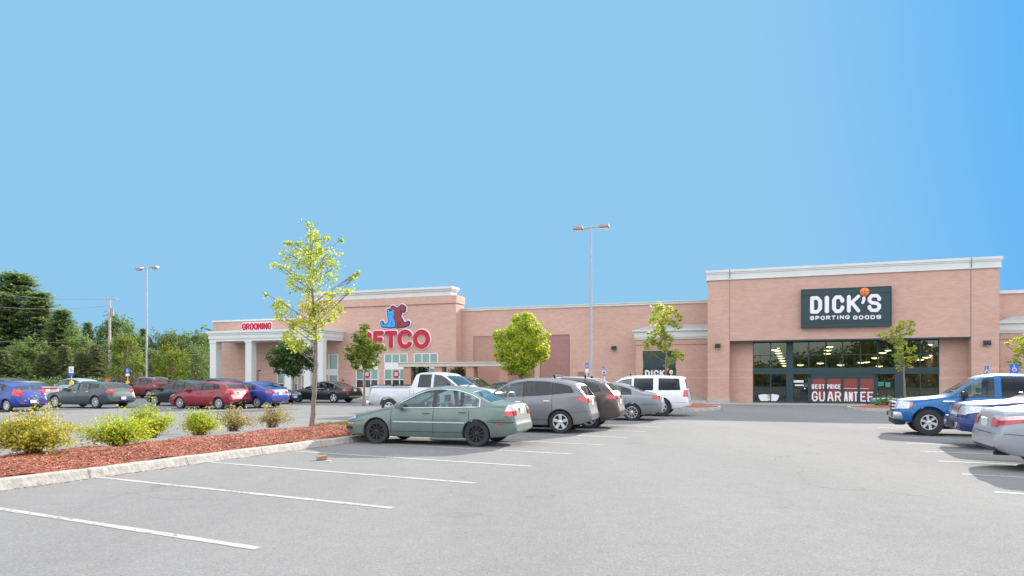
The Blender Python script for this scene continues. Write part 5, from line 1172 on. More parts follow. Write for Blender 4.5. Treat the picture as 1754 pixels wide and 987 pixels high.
M['granite_k'] = mat('granite kerb stones', (.36,.34,.305), .9, noise=.25, nscale=7, bump=1.2, bscale=10)
kerb = obj('island_kerb', kerbloop(), M['granite_k']); tag(kerb, kind='structure')
jm = MB()
for u in np.arange(-6.4, 11, 1.95):
    for v0 in (0,):
        p = [IL(u-.009, v0-.006, 0), IL(u+.009, v0-.006, 0), IL(u+.009, v0+.055, .142), IL(u-.009, v0+.055, .142), IL(u-.009, v0+.24, .158), IL(u+.009, v0+.24, .158)]
        jm.add([tuple(q) for q in p], [(0,1,2,3), (3,2,5,4)])
tag(jm.build('kerb_joints', M['joint'], fix=False), kind='structure')
def moundz(u, v):
    e = min(v-.2, IW-.2-v, (U1-.2)-u); return .135+.17*(1-math.exp(-max(0, e)/.5))+.02*sin(u*2.3+v)+.015*sin(u*5.1-v*3)
mv = []; nu, nv = 210, 34
us = np.linspace(U0, U1-.24, nu); 
for u in us:
    hw = IW/2-.24; 
    if u > U1-IW/2: hw = sqrt(max(0, (IW/2-.24)**2-(u-(U1-IW/2))**2))
    for k in range(nv): v = IW/2+hw*(2*k/(nv-1)-1); mv.append(tuple(IL(u, v, moundz(u, v)+random.uniform(-.012, .012))))
mf = [(i*nv+k, (i+1)*nv+k, (i+1)*nv+k+1, i*nv+k+1) for i in range(nu-1) for k in range(nv-1)]
mu = obj('mulch_bed', mesh(mv, mf, True), M['mulch']); tag(mu, 'red bark mulch mounded over the long kerbed island', 'mulch', kind='stuff')
M['chip'] = leafm('mulch chip', [(.20,.06,.035),(.35,.11,.065),(.45,.18,.11),(.55,.32,.22)], 0)
cb = MB(); random.seed(5)
for i in range(48000):
    u = random.uniform(-5, U1-.3); v = random.uniform(.22, IW-.25)
    if random.random() > .55: v = random.uniform(.2, 1.4)
    if u > U1-IW/2 and (u-(U1-IW/2))**2+(v-IW/2)**2 > (IW/2-.26)**2: continue
    p = IL(u, v, moundz(u, v)+random.uniform(0, .03)); a = random.uniform(0, 2*pi); l = random.uniform(.008, .026); w = l*random.uniform(.25, .5); t = random.uniform(-.5, .5)
    d = Vector((cos(a), sin(a), t))*l; n = Vector((-sin(a), cos(a), random.uniform(-.6, .6)))*w
    cb.add([p-d-n, p+d-n*.6, p+d+n, p-d+n*.7], [(0,1,2,3)])
for i in range(500):                                        # chips spilled at the kerb foot
    u = random.uniform(-3, 9); p = IL(u, -abs(random.gauss(0, .05))-.0, .006); a = random.uniform(0, 2*pi); l = random.uniform(.01, .03); d = Vector((cos(a), sin(a), .1))*l; n = Vector((-sin(a), cos(a), .2))*l*.4
    cb.add([p-d-n, p+d-n, p+d+n, p-d+n], [(0,1,2,3)])
tag(cb.build('mulch_chips', M['chip'], fix=False), 'loose red wood chips strewn over the island bed', 'mulch', kind='stuff')
gb = MB()
for i in range(5200):
    u = random.uniform(10.2, U1-.3); v = random.uniform(.9, IW-.25)
    if (u > U1-IW/2 and (u-(U1-IW/2))**2+(v-IW/2)**2 > (IW/2-.26)**2) or random.random() < (10.9-u)*.8: continue
    p = IL(u, v, moundz(u, v)); a = random.uniform(0, 2*pi); h = random.uniform(.04, .11); w = Vector((cos(a), sin(a), 0))*.008; t = Vector((random.gauss(0, .03), random.gauss(0, .03), h))
    gb.add([p-w, p+w, p+t], [(0,1,2)])
tag(gb.build('grass', M['grass'], fix=False), 'short green grass at the far end of the mulched island', 'grass', kind='stuff')

# ---------------------------------------------------------------- plants
def leaves(mb, centres, size, n_each, spread, droop=.2, quad=True):
    """centres: list of (Vector, radius). Scatter leaves round each clump centre."""
    for c, r in centres:
        for _ in range(n_each):
            d = Vector((random.gauss(0, 1), random.gauss(0, 1), random.gauss(0, .8)))*r*spread; p = c+d
            s = size*random.uniform(.6, 1.3); a = Vector((random.gauss(0, 1), random.gauss(0, 1), random.gauss(-droop, .6))).normalized(); b = a.orthogonal().normalized()
            b = (b*cos(q := random.uniform(0, 2*pi))+a.cross(b)*sin(q)).normalized()
            tip = p+a*s; w = b*s*.32
            mb.add([p, p+a*s*.5+w, tip, p+a*s*.5-w], [(0,1,2,3)])
def limb(mb, a, b, r0, r1, bend=.1, n=5, seg=6):
    a = Vector(a); b = Vector(b); L = (b-a).length; o = Vector((random.gauss(0, 1), random.gauss(0, 1), random.gauss(0, .3)))*L*bend
    pts = []; rs = []
    for i in range(seg+1):
        t = i/seg; pts.append(a+(b-a)*t+o*sin(pi*t)+Vector((0, 0, -.06*L*sin(pi*t)*0))); rs.append(r0+(r1-r0)*t)
    mb.tube(pts, rs, n); return pts
LG = leafm('honey locust leaf', [(.19,.27,.04),(.28,.37,.06),(.40,.45,.08),(.52,.50,.12)], .6)
LD_ = leafm('dark green leaf', [(.03,.075,.02),(.05,.11,.025),(.08,.14,.03)], .4)
LM = leafm('mid green leaf', [(.06,.12,.02),(.10,.17,.025),(.17,.22,.035),(.26,.24,.05)], .45)
LY = leafm('yellow green leaf', [(.18,.27,.03),(.27,.37,.04),(.38,.45,.05),(.48,.48,.07)], .55)
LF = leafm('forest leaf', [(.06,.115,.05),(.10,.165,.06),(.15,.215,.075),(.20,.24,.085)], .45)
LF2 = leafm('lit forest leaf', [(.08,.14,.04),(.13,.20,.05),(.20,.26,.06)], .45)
LP_ = leafm('pine needle', [(.10,.165,.065),(.155,.23,.085),(.23,.30,.12)], .5)
LB = leafm('reddish shrub leaf', [(.08,.04,.03),(.12,.07,.04),(.07,.09,.03)], .3)
def photo_tree(name, base, Z, blobs, trunk, leafmat, size, n, label, cat='tree', group=None, tr=.07, depth=1., clump=.30, limbs=True, dens=1., trunkmat='bark'):
    """blobs and trunk measured on the photo, turned into metres round the trunk base; the depth of each clump is free"""
    s = Z/F; root = empty(name, base, 0, label, cat, group)
    def W_(px, py, dy=0): return Vector(((px-CX)*s-base[0], dy, hz(py, Z)-base[2]))
    tp = [W_(*p) for p in trunk]; tp[0] = Vector((0, 0, -.05)); mb = MB(); m = len(tp)
    # densify trunk
    pts = []; rs = []
    for i in range(m-1):
        for k in range(4): t = k/4; pts.append(tp[i].lerp(tp[i+1], t)+Vector((random.gauss(0, .012), random.gauss(0, .012), 0))*(1 if i+k else 0)); rs.append(tr*(1-.85*((i+t)/(m-1))))
    pts.append(tp[-1]); rs.append(tr*.12); rs[0] = tr*1.35
    mb.tube(pts, rs, 9); cs = []
    for (px, py, pr) in blobs:
        r = pr*s; dy = random.uniform(-.55, .55)*depth*min(1., 1.2) if pr > 8 else random.uniform(-.3, .3)*depth
        c = W_(px, py, dy); 
        tgt = c
        if limbs:
            cand = [(abs((p.z)-(c.z-abs(c.x-p.x)*.75)), i) for i, p in enumerate(pts) if p.z > tp[1].z*.75] or [(0, len(pts)//2)]
            i = min(cand)[1]; q = limb(mb, pts[i], c, max(.009, rs[i]*.30), .004, .07, 5, 6)
            for _ in range(3):
                e = c+Vector((random.gauss(0, 1), random.gauss(0, 1), random.gauss(.2, .8)))*r*.8; limb(mb, q[random.randint(3, 6)], e, .010, .003, .1, 4, 3)
        k = max(3, int(dens*n*(r/.5)**2))
        for _ in range(k):
            d = Vector((random.gauss(0, 1), random.gauss(0, 1), random.gauss(0, 1))).normalized()*r*random.uniform(.35, 1.0)**.6; cs.append((c+d, r*clump*random.uniform(.6, 1.3)))
    for p_ in pts[len(pts)//2:]:
        for _ in range(int(2*dens)): cs.append((p_+Vector((random.gauss(0,.16),random.gauss(0,.16),random.gauss(0,.1))), .14))
    mb.build('trunk', M[trunkmat], root, sharp=60)
    lf = MB(); leaves(lf, cs, size, 16, .55); lf.build('crown', leafmat, root, fix=False)
    return root
random.seed(21)
b0 = gp(535, 729, .25); b0.z = .24
blobs = [(533,393,11),(528,408,10),(541,402,8),(520,425,12),(548,415,12),(556,405,7),(540,425,15),(556,432,11),(508,418,5),(489,415,4),(497,417,4),(466,452,9),(480,457,9),(493,462,8),(505,440,14),(520,450,17),(500,478,13),(512,492,13),(527,470,15),(545,455,16),(560,450,13),(573,442,12),(575,460,11),(565,475,10),(548,482,15),(530,498,15),(520,512,12),(582,407,4),(606,470,4),(612,466,3),(603,478,3),(448,501,5),(463,520,9),(478,527,12),(492,522,9),(465,537,8),(488,540,12),(500,550,11),(512,560,14),(530,552,16),(548,560,13),(535,575,15),(512,578,13),(498,580,12),(520,592,11),(505,597,8),(550,575,9),(556,528,12),(572,520,11),(585,508,11),(595,494,8),(600,504,6),(585,530,8),(578,545,9),(562,540,10),(545,530,11),(530,530,12),(480,573,6),(557,512,8),(525,430,9)]
photo_tree('ornamental_tree', b0, b0.y, blobs, [(535,729),(537,690),(540,640),(541,590),(538,540),(535,500),(532,450),(532,410)], LG, .080, 44, 'slender young tree with sparse yellow-green leaves standing in the red mulch', 'tree', 'young trees in the lot', tr=.08, depth=1.25, clump=.6)
photo_tree('ornamental_tree', gz(503,46,.0), 46, [(500,610,22),(480,612,18),(522,612,18),(490,595,16),(512,595,14),(470,622,10),(500,628,20),(530,622,12),(482,630,12)], [(503,694),(503,660),(502,640),(501,610),(500,590)], LD_, .16, 26, 'round dark green tree beside the white portico columns', 'tree', 'young trees in the lot', tr=.09, clump=.28)
photo_tree('ornamental_tree', gz(623,41.5), 41.5, [(622,563,9),(620,575,13),(628,590,15),(612,592,14),(605,607,14),(625,608,18),(640,600,12),(648,592,8),(640,615,13),(655,600,7),(612,622,11),(598,615,8),(630,622,12)], [(623,698),(624,660),(625,630),(625,600),(623,570)], LM, .15, 26, 'small pointed green tree partly covering the first big red letter', 'tree', 'young trees in the lot', tr=.08, clump=.28)
photo_tree('ornamental_tree', gz(893,44), 44, [(905,545,11),(890,552,14),(910,560,17),(875,565,15),(928,575,13),(860,580,14),(895,580,26),(925,595,16),(862,600,15),(885,605,24),(912,612,20),(872,620,15),(895,625,18),(930,610,11),(853,575,9),(900,637,12),(855,612,9),(878,636,8)], [(893,703),(893,665),(894,630),(894,600),(896,560)], LY, .15, 34, 'full round bright yellow-green tree in front of the long brick wall', 'tree', 'young trees in the lot', tr=.10, clump=.26)
photo_tree('ornamental_tree', gz(1140,45.5), 45.5, [(1130,525,7),(1122,535,9),(1142,532,8),(1158,537,8),(1165,545,6),(1120,550,9),(1135,550,10),(1152,552,8),(1130,567,11),(1142,575,9),(1118,583,9),(1105,592,7),(1125,592,9),(1140,597,8),(1155,608,8),(1165,612,6),(1148,620,8),(1160,560,6),(1150,585,6),(1112,570,5)], [(1140,697),(1140,650),(1141,610),(1138,580),(1135,550),(1131,530)], LG, .15, 26, 'thin airy light green tree in front of the shop wing window', 'tree', 'young trees in the lot', tr=.075, clump=.35)
photo_tree('ornamental_tree', gz(1550,37.5), 37.5, [(1550,553,7),(1560,552,6),(1540,562,8),(1555,568,9),(1520,573,7),(1508,578,6),(1533,578,9),(1550,585,9),(1540,600,10),(1560,600,6),(1552,615,10),(1566,612,6),(1545,625,8),(1558,626,6),(1562,560,5),(1527,568,5),(1536,612,6)], [(1550,701),(1549,660),(1548,630),(1546,600),(1541,570),(1540,555)], LG, .14, 20, 'thin young tree growing on the small mulch bed before the glazed entrance', 'tree', 'young trees in the lot', tr=.07, clump=.35)
photo_tree('ornamental_tree', gz(1766,37), 37, [(1745,583,10),(1735,600,9),(1732,585,7),(1752,595,14),(1765,580,16),(1775,600,20),(1742,614,10),(1750,628,10),(1765,620,16),(1785,590,20),(1728,590,5)], [(1766,701),(1766,660),(1766,630),(1766,590)], LY, .13, 20, 'yellow-green tree cut off by the right edge of the picture', 'tree', 'young trees in the lot', tr=.08, clump=.32)

# shrubs on the island: many stems with leaves
LS = [leafm('golden shrub leaf', [(.34,.37,.05),(.46,.44,.06),(.55,.46,.08),(.20,.28,.04),(.30,.20,.06)], .4), leafm('lime shrub leaf', [(.22,.33,.03),(.34,.43,.04),(.46,.48,.06),(.28,.34,.04)], .4), leafm('thin shrub leaf', [(.24,.25,.08),(.36,.36,.08),(.34,.24,.12),(.18,.19,.07)], .4)]
M['stem'] = mat('brown stem', (.14,.08,.06), .9)
def shrub(px0, px1, top_, base_, Z, kind, dens, label):
    s = Z/F; zb = .27; b = Vector(((px0+px1)/2*s-CX*s, Z, zb)); hwid = (px1-px0)/2*s*1.22; h = hz(top_, Z)-zb
    root = empty('shrub', b, 0, label, 'shrub', 'shrubs in the mulch bed'); st = MB(); cs = []
    for i in range(int(52*dens)+30):
        a = random.uniform(0, 2*pi); q = random.random()**.6; tip = Vector((cos(a)*hwid*q, sin(a)*hwid*.8*q, h*(1-.5*q*q)*random.uniform(.32, 1.1)))
        if i % 7 == 0: tip = tip*1.28
        b_ = Vector((random.gauss(0, .07), random.gauss(0, .07), 0)); pts = []
        for k in range(8): t = k/7; pts.append(b_.lerp(tip, t)+Vector((0, 0, h*.16*sin(pi*t)))+Vector((random.gauss(0, .008), random.gauss(0, .008), 0)))
        st.tube(pts, [.006*(1-.7*k/7) for k in range(8)], 4)
        for k in range(2, 8):
            for _ in range(max(1, int(1.4*dens+.6))): cs.append((pts[k]+Vector((random.gauss(0, .04), random.gauss(0, .04), random.gauss(0, .03))), .05))
    st.build('stems', M['stem'], root); lf = MB(); leaves(lf, cs, .052, int(4 if dens > .9 else 4), 1.1, 0); lf.build('foliage', LS[kind], root, fix=False); return root
shrub(-2, 118, 708, 790, 12.7, 0, 2.0, 'largest shrub, golden yellow and bushy, at the left edge of the mulch bed')
shrub(152, 252, 716, 772, 14.4, 1, 1.6, 'lime green shrub, second from the left on the mulch bed')
shrub(222, 292, 697, 757, 16.2, 1, 1.2, 'lime green upright shrub touching the right side of the wide lime one')
shrub(318, 368, 704, 756, 17.0, 1, 1.0, 'narrow green shrub in the middle of the mulch bed')
shrub(366, 433, 695, 748, 18.2, 2, .8, 'olive shrub with bare brown stems between the narrow one and the last one')
shrub(432, 500, 694, 742, 19.6, 2, .7, 'thin reddish-stemmed shrub nearest to the slender tree')
# ---------------------------------------------------------------- far trees
def crownmesh(seed, H_, R, n, size, kind):
    random.seed(seed); lf = MB(); cs = []; tk = MB()
    if kind == 'pine':
        tk.cyl((0,0,0), (0,0,H_*.97), .24, .03, 8)
        for k in range(n):
            t = (k/n); z = H_*(.03+.96*t); a = k*2.4+random.uniform(-.5, .5); l = R*(1-t)**.80*random.uniform(.55, 1.25)+.25
            e = Vector((cos(a)*l, sin(a)*l, z+l*.10*random.uniform(-.6, 1.3))); tk.tube([(0,0,z-.2), e*.55+Vector((0,0,z*.45-.1)), e], [.05,.03,.012], 4)
            for q in range(12):
                f = .25+.75*random.random(); cs.append((Vector((e.x*f, e.y*f, z+(e.z-z)*f))+Vector((random.gauss(0,.30),random.gauss(0,.30),random.gauss(.05,.09))), .30))
        for c, r in cs:
            for _ in range(13):
                p = c+Vector((random.gauss(0,.34), random.gauss(0,.34), random.gauss(0,.07))); a = Vector((random.gauss(0,1), random.gauss(0,1), random.gauss(.25,.25))).normalized(); b = a.cross(Vector((0,0,1))).normalized(); s = size*random.uniform(.6,1.3)
                lf.add([p-b*s*.22, p+b*s*.22, p+a*s], [(0,1,2)])
    elif kind == 'spruce':
        tk.cyl((0,0,0), (0,0,H_), .16, .02, 8)
        for k in range(n):
            t = k/n; z = H_*(.03+.96*t); a = k*2.4; l = R*(1-t)**.9*random.uniform(.75, 1.1)+.1
            for q in range(9):
                f = .3+.7*random.random(); c = Vector((cos(a)*l*f, sin(a)*l*f, z-l*f*.22))
                for _ in range(11):
                    p = c+Vector((random.gauss(0,.16), random.gauss(0,.16), random.gauss(0,.08))); d = Vector((random.gauss(0,1), random.gauss(0,1), random.gauss(-.2,.4))).normalized(); b = d.orthogonal().normalized(); s = size*random.uniform(.6,1.3)
                    lf.add([p-b*s*.24, p+b*s*.24, p+d*s], [(0,1,2)])
    else:
        tk.cyl((0,0,0), (0,0,H_*.7), .18, .07, 8)
        lobes = []
        for k in range(n):
            t = random.random(); z = H_*(.16+.80*t); rr = R*sqrt(max(.06, 1-((t-.42)/.62)**2)); a = random.uniform(0, 2*pi); q = rr*random.uniform(.35, 1.0)
            c = Vector((cos(a)*q, sin(a)*q, z)); lobes.append(c); tk.tube([(0,0,z*.55), c*.6+Vector((0,0,z*.33)), c], [.07,.04,.01], 4)
            for _ in range(12): cs.append((c+Vector((random.gauss(0,.5), random.gauss(0,.5), random.gauss(0,.35))), .34))
        for c, r in cs:
            for _ in range(10):
                p = c+Vector((random.gauss(0,.22), random.gauss(0,.22), random.gauss(0,.18))); d = Vector((random.gauss(0,1), random.gauss(0,1), random.gauss(-.1,.6))).normalized(); b = d.orthogonal().normalized(); s = size*random.uniform(.6,1.4)
                lf.add([p, p+d*s*.5+b*s*.38, p+d*s, p+d*s*.5-b*s*.38], [(0,1,2,3)])
    return mesh(lf.v, lf.f), mesh(tk.v, tk.f)
PR = {'pine': [crownmesh(31+i, 15, 4.6, 105, .46, 'pine') for i in range(3)], 'spruce': [crownmesh(41+i, 7, 2.6, 110, .42, 'spruce') for i in range(2)], 'round': [crownmesh(51+i, 8, 3.0, 48, .26, 'round') for i in range(4)]}
for k, ps_ in PR.items():
    for a_, b_ in ps_: a_.name = 'crown_'+k; b_.name = 'trunk_'+k
def far_tree(px, top_, Z, kind, wpx, lm, label, idx=0, grp='trees beyond the lot', nm=None):
    c, t = PR[kind][idx % len(PR[kind])]; H0 = {'pine': 15, 'spruce': 7, 'round': 8}[kind]; R0_ = {'pine': 4.8, 'spruce': 2., 'round': 3.3}[kind]
    p = gz(px, Z); H_ = hz(top_, Z); r_ = wpx/2*Z/F; e = empty(nm or {'pine': 'pine_tree', 'spruce': 'spruce_tree', 'round': 'broadleaf_tree'}[kind], (p.x, p.y, -.05), random.uniform(0, 6.28), label, 'tree', grp)
    e.scale = (r_/R0_, r_/R0_, H_/H0)
    key = (c.name, lm.name)
    if key not in FM: q = c.copy(); q.materials.clear(); q.materials.append(lm); FM[key] = q
    if not t.materials: t.materials.append(M['bark'])
    a = bpy.data.objects.new('crown', FM[key]); COL.objects.link(a); a.parent = e; b = bpy.data.objects.new('trunk', t); COL.objects.link(b); b.parent = e
FM = {}; random.seed(77)
far_tree(28, 468, 82, 'pine', 230, LP_, 'tallest pine at the left, its peak highest of the dark evergreens', 0, 'tall pines at the left')
far_tree(-45, 462, 84, 'pine', 200, LP_, 'tall pine cut off by the left edge of the picture', 1, 'tall pines at the left')
far_tree(68, 500, 80, 'pine', 150, LP_, 'pine with long level branches right of the tallest one', 2, 'tall pines at the left')
far_tree(8, 500, 79, 'pine', 150, LP_, 'lower pine in front of the tallest one at the left', 1, 'tall pines at the left')
far_tree(106, 530, 78, 'pine', 120, LP_, 'short pine at the right foot of the tall pines', 0, 'tall pines at the left')
ft = [(60,575,74,'round',80,LF2),(112,552,80,'round',70,LF),(130,560,77,'round',60,LF2),(150,552,88,'pine',60,LP_),(172,556,90,'round',60,LF),(205,545,92,'round',70,LF),(222,556,90,'round',50,LF),(245,562,95,'pine',44,LP_),(262,566,92,'round',60,LF),
      (290,570,94,'round',60,LF),(318,570,94,'round',55,LF),(345,570,90,'round',60,LF),(372,568,96,'round',60,LF),(188,585,80,'round',50,LF),(160,590,78,'round',50,LF),(330,590,82,'round',60,LF),(300,596,84,'round',50,LF),(262,600,80,'round',50,LF),(232,600,82,'round',50,LF),(400,560,100,'round',70,LF),(350,600,78,'round',50,LF2),(30,590,72,'round',70,LF2),(-20,580,76,'round',80,LF)]
ad = ['rounded dark','broad dark','uneven mid green','shaggy deep green','full leafy']
LBL = {0:'pale leafy tree low in front of the tall pines',1:'dark leafy tree filling the gap right of the pines',2:'yellow-green leafy tree left of the utility pole',3:'blue-green pine just left of the utility pole top',4:'dark broadleaf tree directly behind the utility pole',5:'tallest dark broadleaf tree right of the utility pole',6:'dark broadleaf tree between utility pole and left lamp post',7:'narrow dark pine behind the left lamp post',8:'dark broadleaf tree just right of the left lamp post',9:'dark broadleaf tree behind the paler tree right of the lamp post',10:'dark treetop halfway between the left lamp post and the portico',11:'dark tree beside the first portico column',12:'tree mostly hidden behind the low pet store wing',13:'low leafy tree at the foot of the utility pole',14:'low dark tree left of the foot of the utility pole',15:'low dark tree left of the first portico column',16:'low dark tree behind the pale tree right of the lamp post',17:'low dark tree behind the left lamp post',18:'low dark tree between the two pale green trees',19:'far tree rising behind the roof of the low wing',20:'pale leafy tree just left of the portico',21:'pale leafy tree at the far left under the pines',22:'leafy tree cut off by the left edge, under the pines'}
for i, (px, tp_, Z, k, w, lm) in enumerate(ft): far_tree(px, tp_, Z, k, w, lm, LBL[i], i, 'trees beyond the lot')
far_tree(217, 576, 68, 'round', 60, LM, 'sunlit olive green tree between the utility pole and the left lamp post', 1, 'lot edge trees')
far_tree(290, 588, 68, 'round', 62, LM, 'sunlit olive green tree with a pale trunk right of the left lamp post', 2, 'lot edge trees')
far_tree(338, 595, 72, 'round', 50, LF2, 'green tree between the pale tree and the first portico column', 3, 'lot edge trees')
LBR = leafm('rusty spruce needle', [(.11,.14,.065),(.155,.18,.08),(.20,.205,.10)], .45)
for px, tp_, Z, l in ((110,592,70,'dark spruce behind the white parking sign'),(165,590,70,'brownish spruce left of the utility pole base'),(5,600,70,'brownish spruce above the minivan roof'),(75,605,69,'spruce above the tan sedan'),(138,604,69,'small spruce above the pale silver-blue crossover')): far_tree(px, tp_, Z, 'spruce', 55, LBR, l, int(px) % 2, 'spruces along the lot edge')
hd = MB(); cs = []
random.seed(9)
for i in range(900): px = random.uniform(-40, 400); Z = random.uniform(63, 67); p = gz(px, Z); cs.append((Vector((p.x, p.y, random.uniform(.1, 1.5))), .4))
leaves(hd, cs, .22, 10, .6); tag(hd.build('hedge', LF, fix=False), 'dark undergrowth along the foot of the trees beyond the lot', 'undergrowth', kind='stuff')
hd = MB(); cs = []
for i in range(160): px = random.uniform(195, 248); Z = random.uniform(61, 63); p = gz(px, Z); cs.append((Vector((p.x, p.y, random.uniform(.1, 1.9))), .35))
leaves(hd, cs, .2, 10, .6); tag(hd.build('reddish_hedge', LB, fix=False), 'reddish brown hedge behind the yellow bollards', 'hedge')
# distant wood closing the horizon (left and behind the viewpoint, as the shop glass mirrors it)
def wood(name, x0, x1, y0, y1, hgt, n, lm, label, size=.9):
    mb = MB(); 
    for i in range(n):
        x = random.uniform(x0, x1); y = random.uniform(y0, y1); top_ = hgt*(.72+.22*sin(x*.13+1)+.12*sin(x*.41)); z = top_*random.random()**.8
        c = Vector((x, y, z)); leaves(mb, [(c, 1.0)], size, 7, .8)
    tag(mb.build(name, lm, fix=False), label, 'wood', kind='stuff')
wood('far_wood', -110, -28, 96, 104, 7.0, 5200, LF, 'far dark wood closing the view behind the trees at the left')
wood('far_wood', -70, 90, -62, -52, 9.3, 5200, LF, 'wood across the road that the dark shop windows mirror')
# small beds and shrubs near the shops
def small_bed(px, py, w, d, label, shrub_=False):
    p = gp(px, py); e = empty('planting_bed', (p.x, p.y, 0), RZ, label, 'planting bed', 'small mulch beds near the shops')
    o = [(w/2*cos(a)*(1 if abs(cos(a)) < .9 else 1), d/2*sin(a)) for a in np.linspace(0, 2*pi, 29)[:-1]]
    q = MB(); q.prism(o, 0, .14, 'z'); q.build('kerb', M['granite'], e, sharp=40)
    q = MB(); v = [(0,0,.26)]+[(x*.9, y*.86, .145) for x, y in o]; q.add(v, [(0, i+1, (i+1) % 28+1) for i in range(28)]); q.build('mulch', M['mulch'], e)
    if shrub_:
        q = MB(); leaves(q, [(Vector((random.uniform(-.3, 1.5), random.uniform(-.3, .3), random.uniform(.3, .45))), .3) for _ in range(70)], .12, 12, .6); q.build('ground_cover', LM, e, fix=False)
small_bed(1192, 700.5, 2.6, 5.0, 'red mulch bed with pale kerb right of the white SUV')
small_bed(1512, 702, 3.4, 4.6, 'red mulch bed with low green plants before the glazed entrance', True)
for px, py, w, l in ((722,655,30,'round green bush behind the silver pickup cab'),(785,652,44,'wide yellow-green bush between the canopy piers')):
    Z = 54; p = gz(px, Z); e = empty('bush', (p.x, p.y, 0), 0, l, 'bush', 'bushes by the canopy'); r_ = w/2*Z/F; h_ = hz(628 if w < 40 else 630, Z); q = MB()
    leaves(q, [(Vector((random.gauss(0, .38)*r_, random.gauss(0, .4)*r_, h_*random.random()**.7)), .25) for _ in range(260)], .13, 11, .6); q.build('foliage', LD_ if w < 40 else LM, e, fix=False)
    q = MB()
    for k in range(6): q.tube([(0,0,0), (random.gauss(0,.2), random.gauss(0,.2), h_*.5), (random.gauss(0,.4), random.gauss(0,.4), h_*.9)], [.03,.02,.008], 4)
    q.build('stems', M['stem'], e)
# ---------------------------------------------------------------- street furniture
def lamp_post(px, ptop, Z, label):
    p = gz(px, Z); h = hz(ptop, Z); e = empty('lamp_post', (p.x, p.y, 0), radians(-12), label, 'lamp post', 'tall twin-head lamp posts')
    q = MB(); q.cyl((0,0,0), (0,0,.55), .26, .25, 16); q.build('concrete_base', M['concrete'], e, sharp=40)
    q = MB(); q.cyl((0,0,.55), (0,0,h*.55), .095, .075, 12); q.cyl((0,0,h*.55), (0,0,h-.05), .065, .042, 12); q.box(-.16,.16,-.16,.16,.55,.58); q.build('pole', M['grey_post'], e, sharp=40)
    q = MB(); q.tube([(-.5,0,h-.12), (0,0,h-.05), (.5,0,h-.02)], .045, 6); q.build('crossarm', M['grey_post'], e)
    for s_ in (-1, 1):
        q = MB(); x0, x1 = (.48, 1.02) if s_ > 0 else (-1.02, -.48); dz = .03*s_
        v, f = rbox(x0, x1, -.22, .22, h-.14+dz, h+.05+dz, .2); q.add(v, f); hd_ = q.build('lamp_head', M['lamp_head'], e, sharp=40)
        MB().box(x0+.06, x1-.06, -.19, .19, h-.20+dz, h-.172+dz).build('lens', M['tailw'], hd_)
lamp_post(1012.5, 388, 40, 'tall twin-head lamp post rising in front of the long low brick wall')
lamp_post(251.5, 458, 59, 'tall twin-head lamp post at the left in front of the wood')
# utility pole
Z = 76; p = gz(188, Z); h = hz(511, Z); e = empty('utility_pole', (p.x, p.y, 0), radians(5), 'weathered wooden utility pole with crossarm among the trees', 'utility pole')
q = MB(); q.cyl((0,0,0), (0,0,h), .17, .11, 10); q.build('pole', M['wood'], e, sharp=40)
q = MB(); q.box(-.85, .85, -.06, .06, h-.14, h-.0); q.build('crossarm', M['wood'], e)
MB().cyl((.25,0,h-1.9), (.25,0,h-1.1), .16, n=12).build('transformer', M['lamp_head'], e, sharp=40)
def cable(a, b, sag, label):
    q = MB(); pts = []
    for k in range(25): t = k/24; pts.append(Vector(a).lerp(Vector(b), t)-Vector((0,0,sag*4*t*(1-t))))
    q.tube(pts, .022, 5); o = q.build('overhead_cable', M['wire']); tag(o, label, 'cable', 'overhead cables')
pt = Vector((p.x, p.y, 0))
for (yl, yr, sag, l) in ((493, 512, .5, 'highest overhead cable crossing the pines to the crossarm'),(519, 524, .5, 'second overhead cable crossing the pines'),(581, 583, .3, 'lowest overhead cable crossing in front of the wood')):
    a = gz(-60, 76); a.z = hz(yl, 76); bq = Vector((pt.x, pt.y-.08, hz(yr, Z))); cable(a, bq, sag, l)
a = Vector((pt.x, pt.y, hz(583, Z))); bq = gz(368, 70); bq.z = hz(609, 70); cable(a, bq, .4, 'overhead cable sloping down from the pole to the portico')
q = MB(); q.cyl((0,0,0), (0,0,.35), .16, .15, 14); q.cyl((0,0,.35), (0,0,1.05), .12, .09, 14); pz = gz(184, 63); o = q.build('traffic_barrel', M['gorange'], None, sharp=40, loc=(pz.x, pz.y, .0)); o.scale = (1.8, 1.8, 1.55); tag(o, 'orange marker post behind the green estate car', 'marker post')
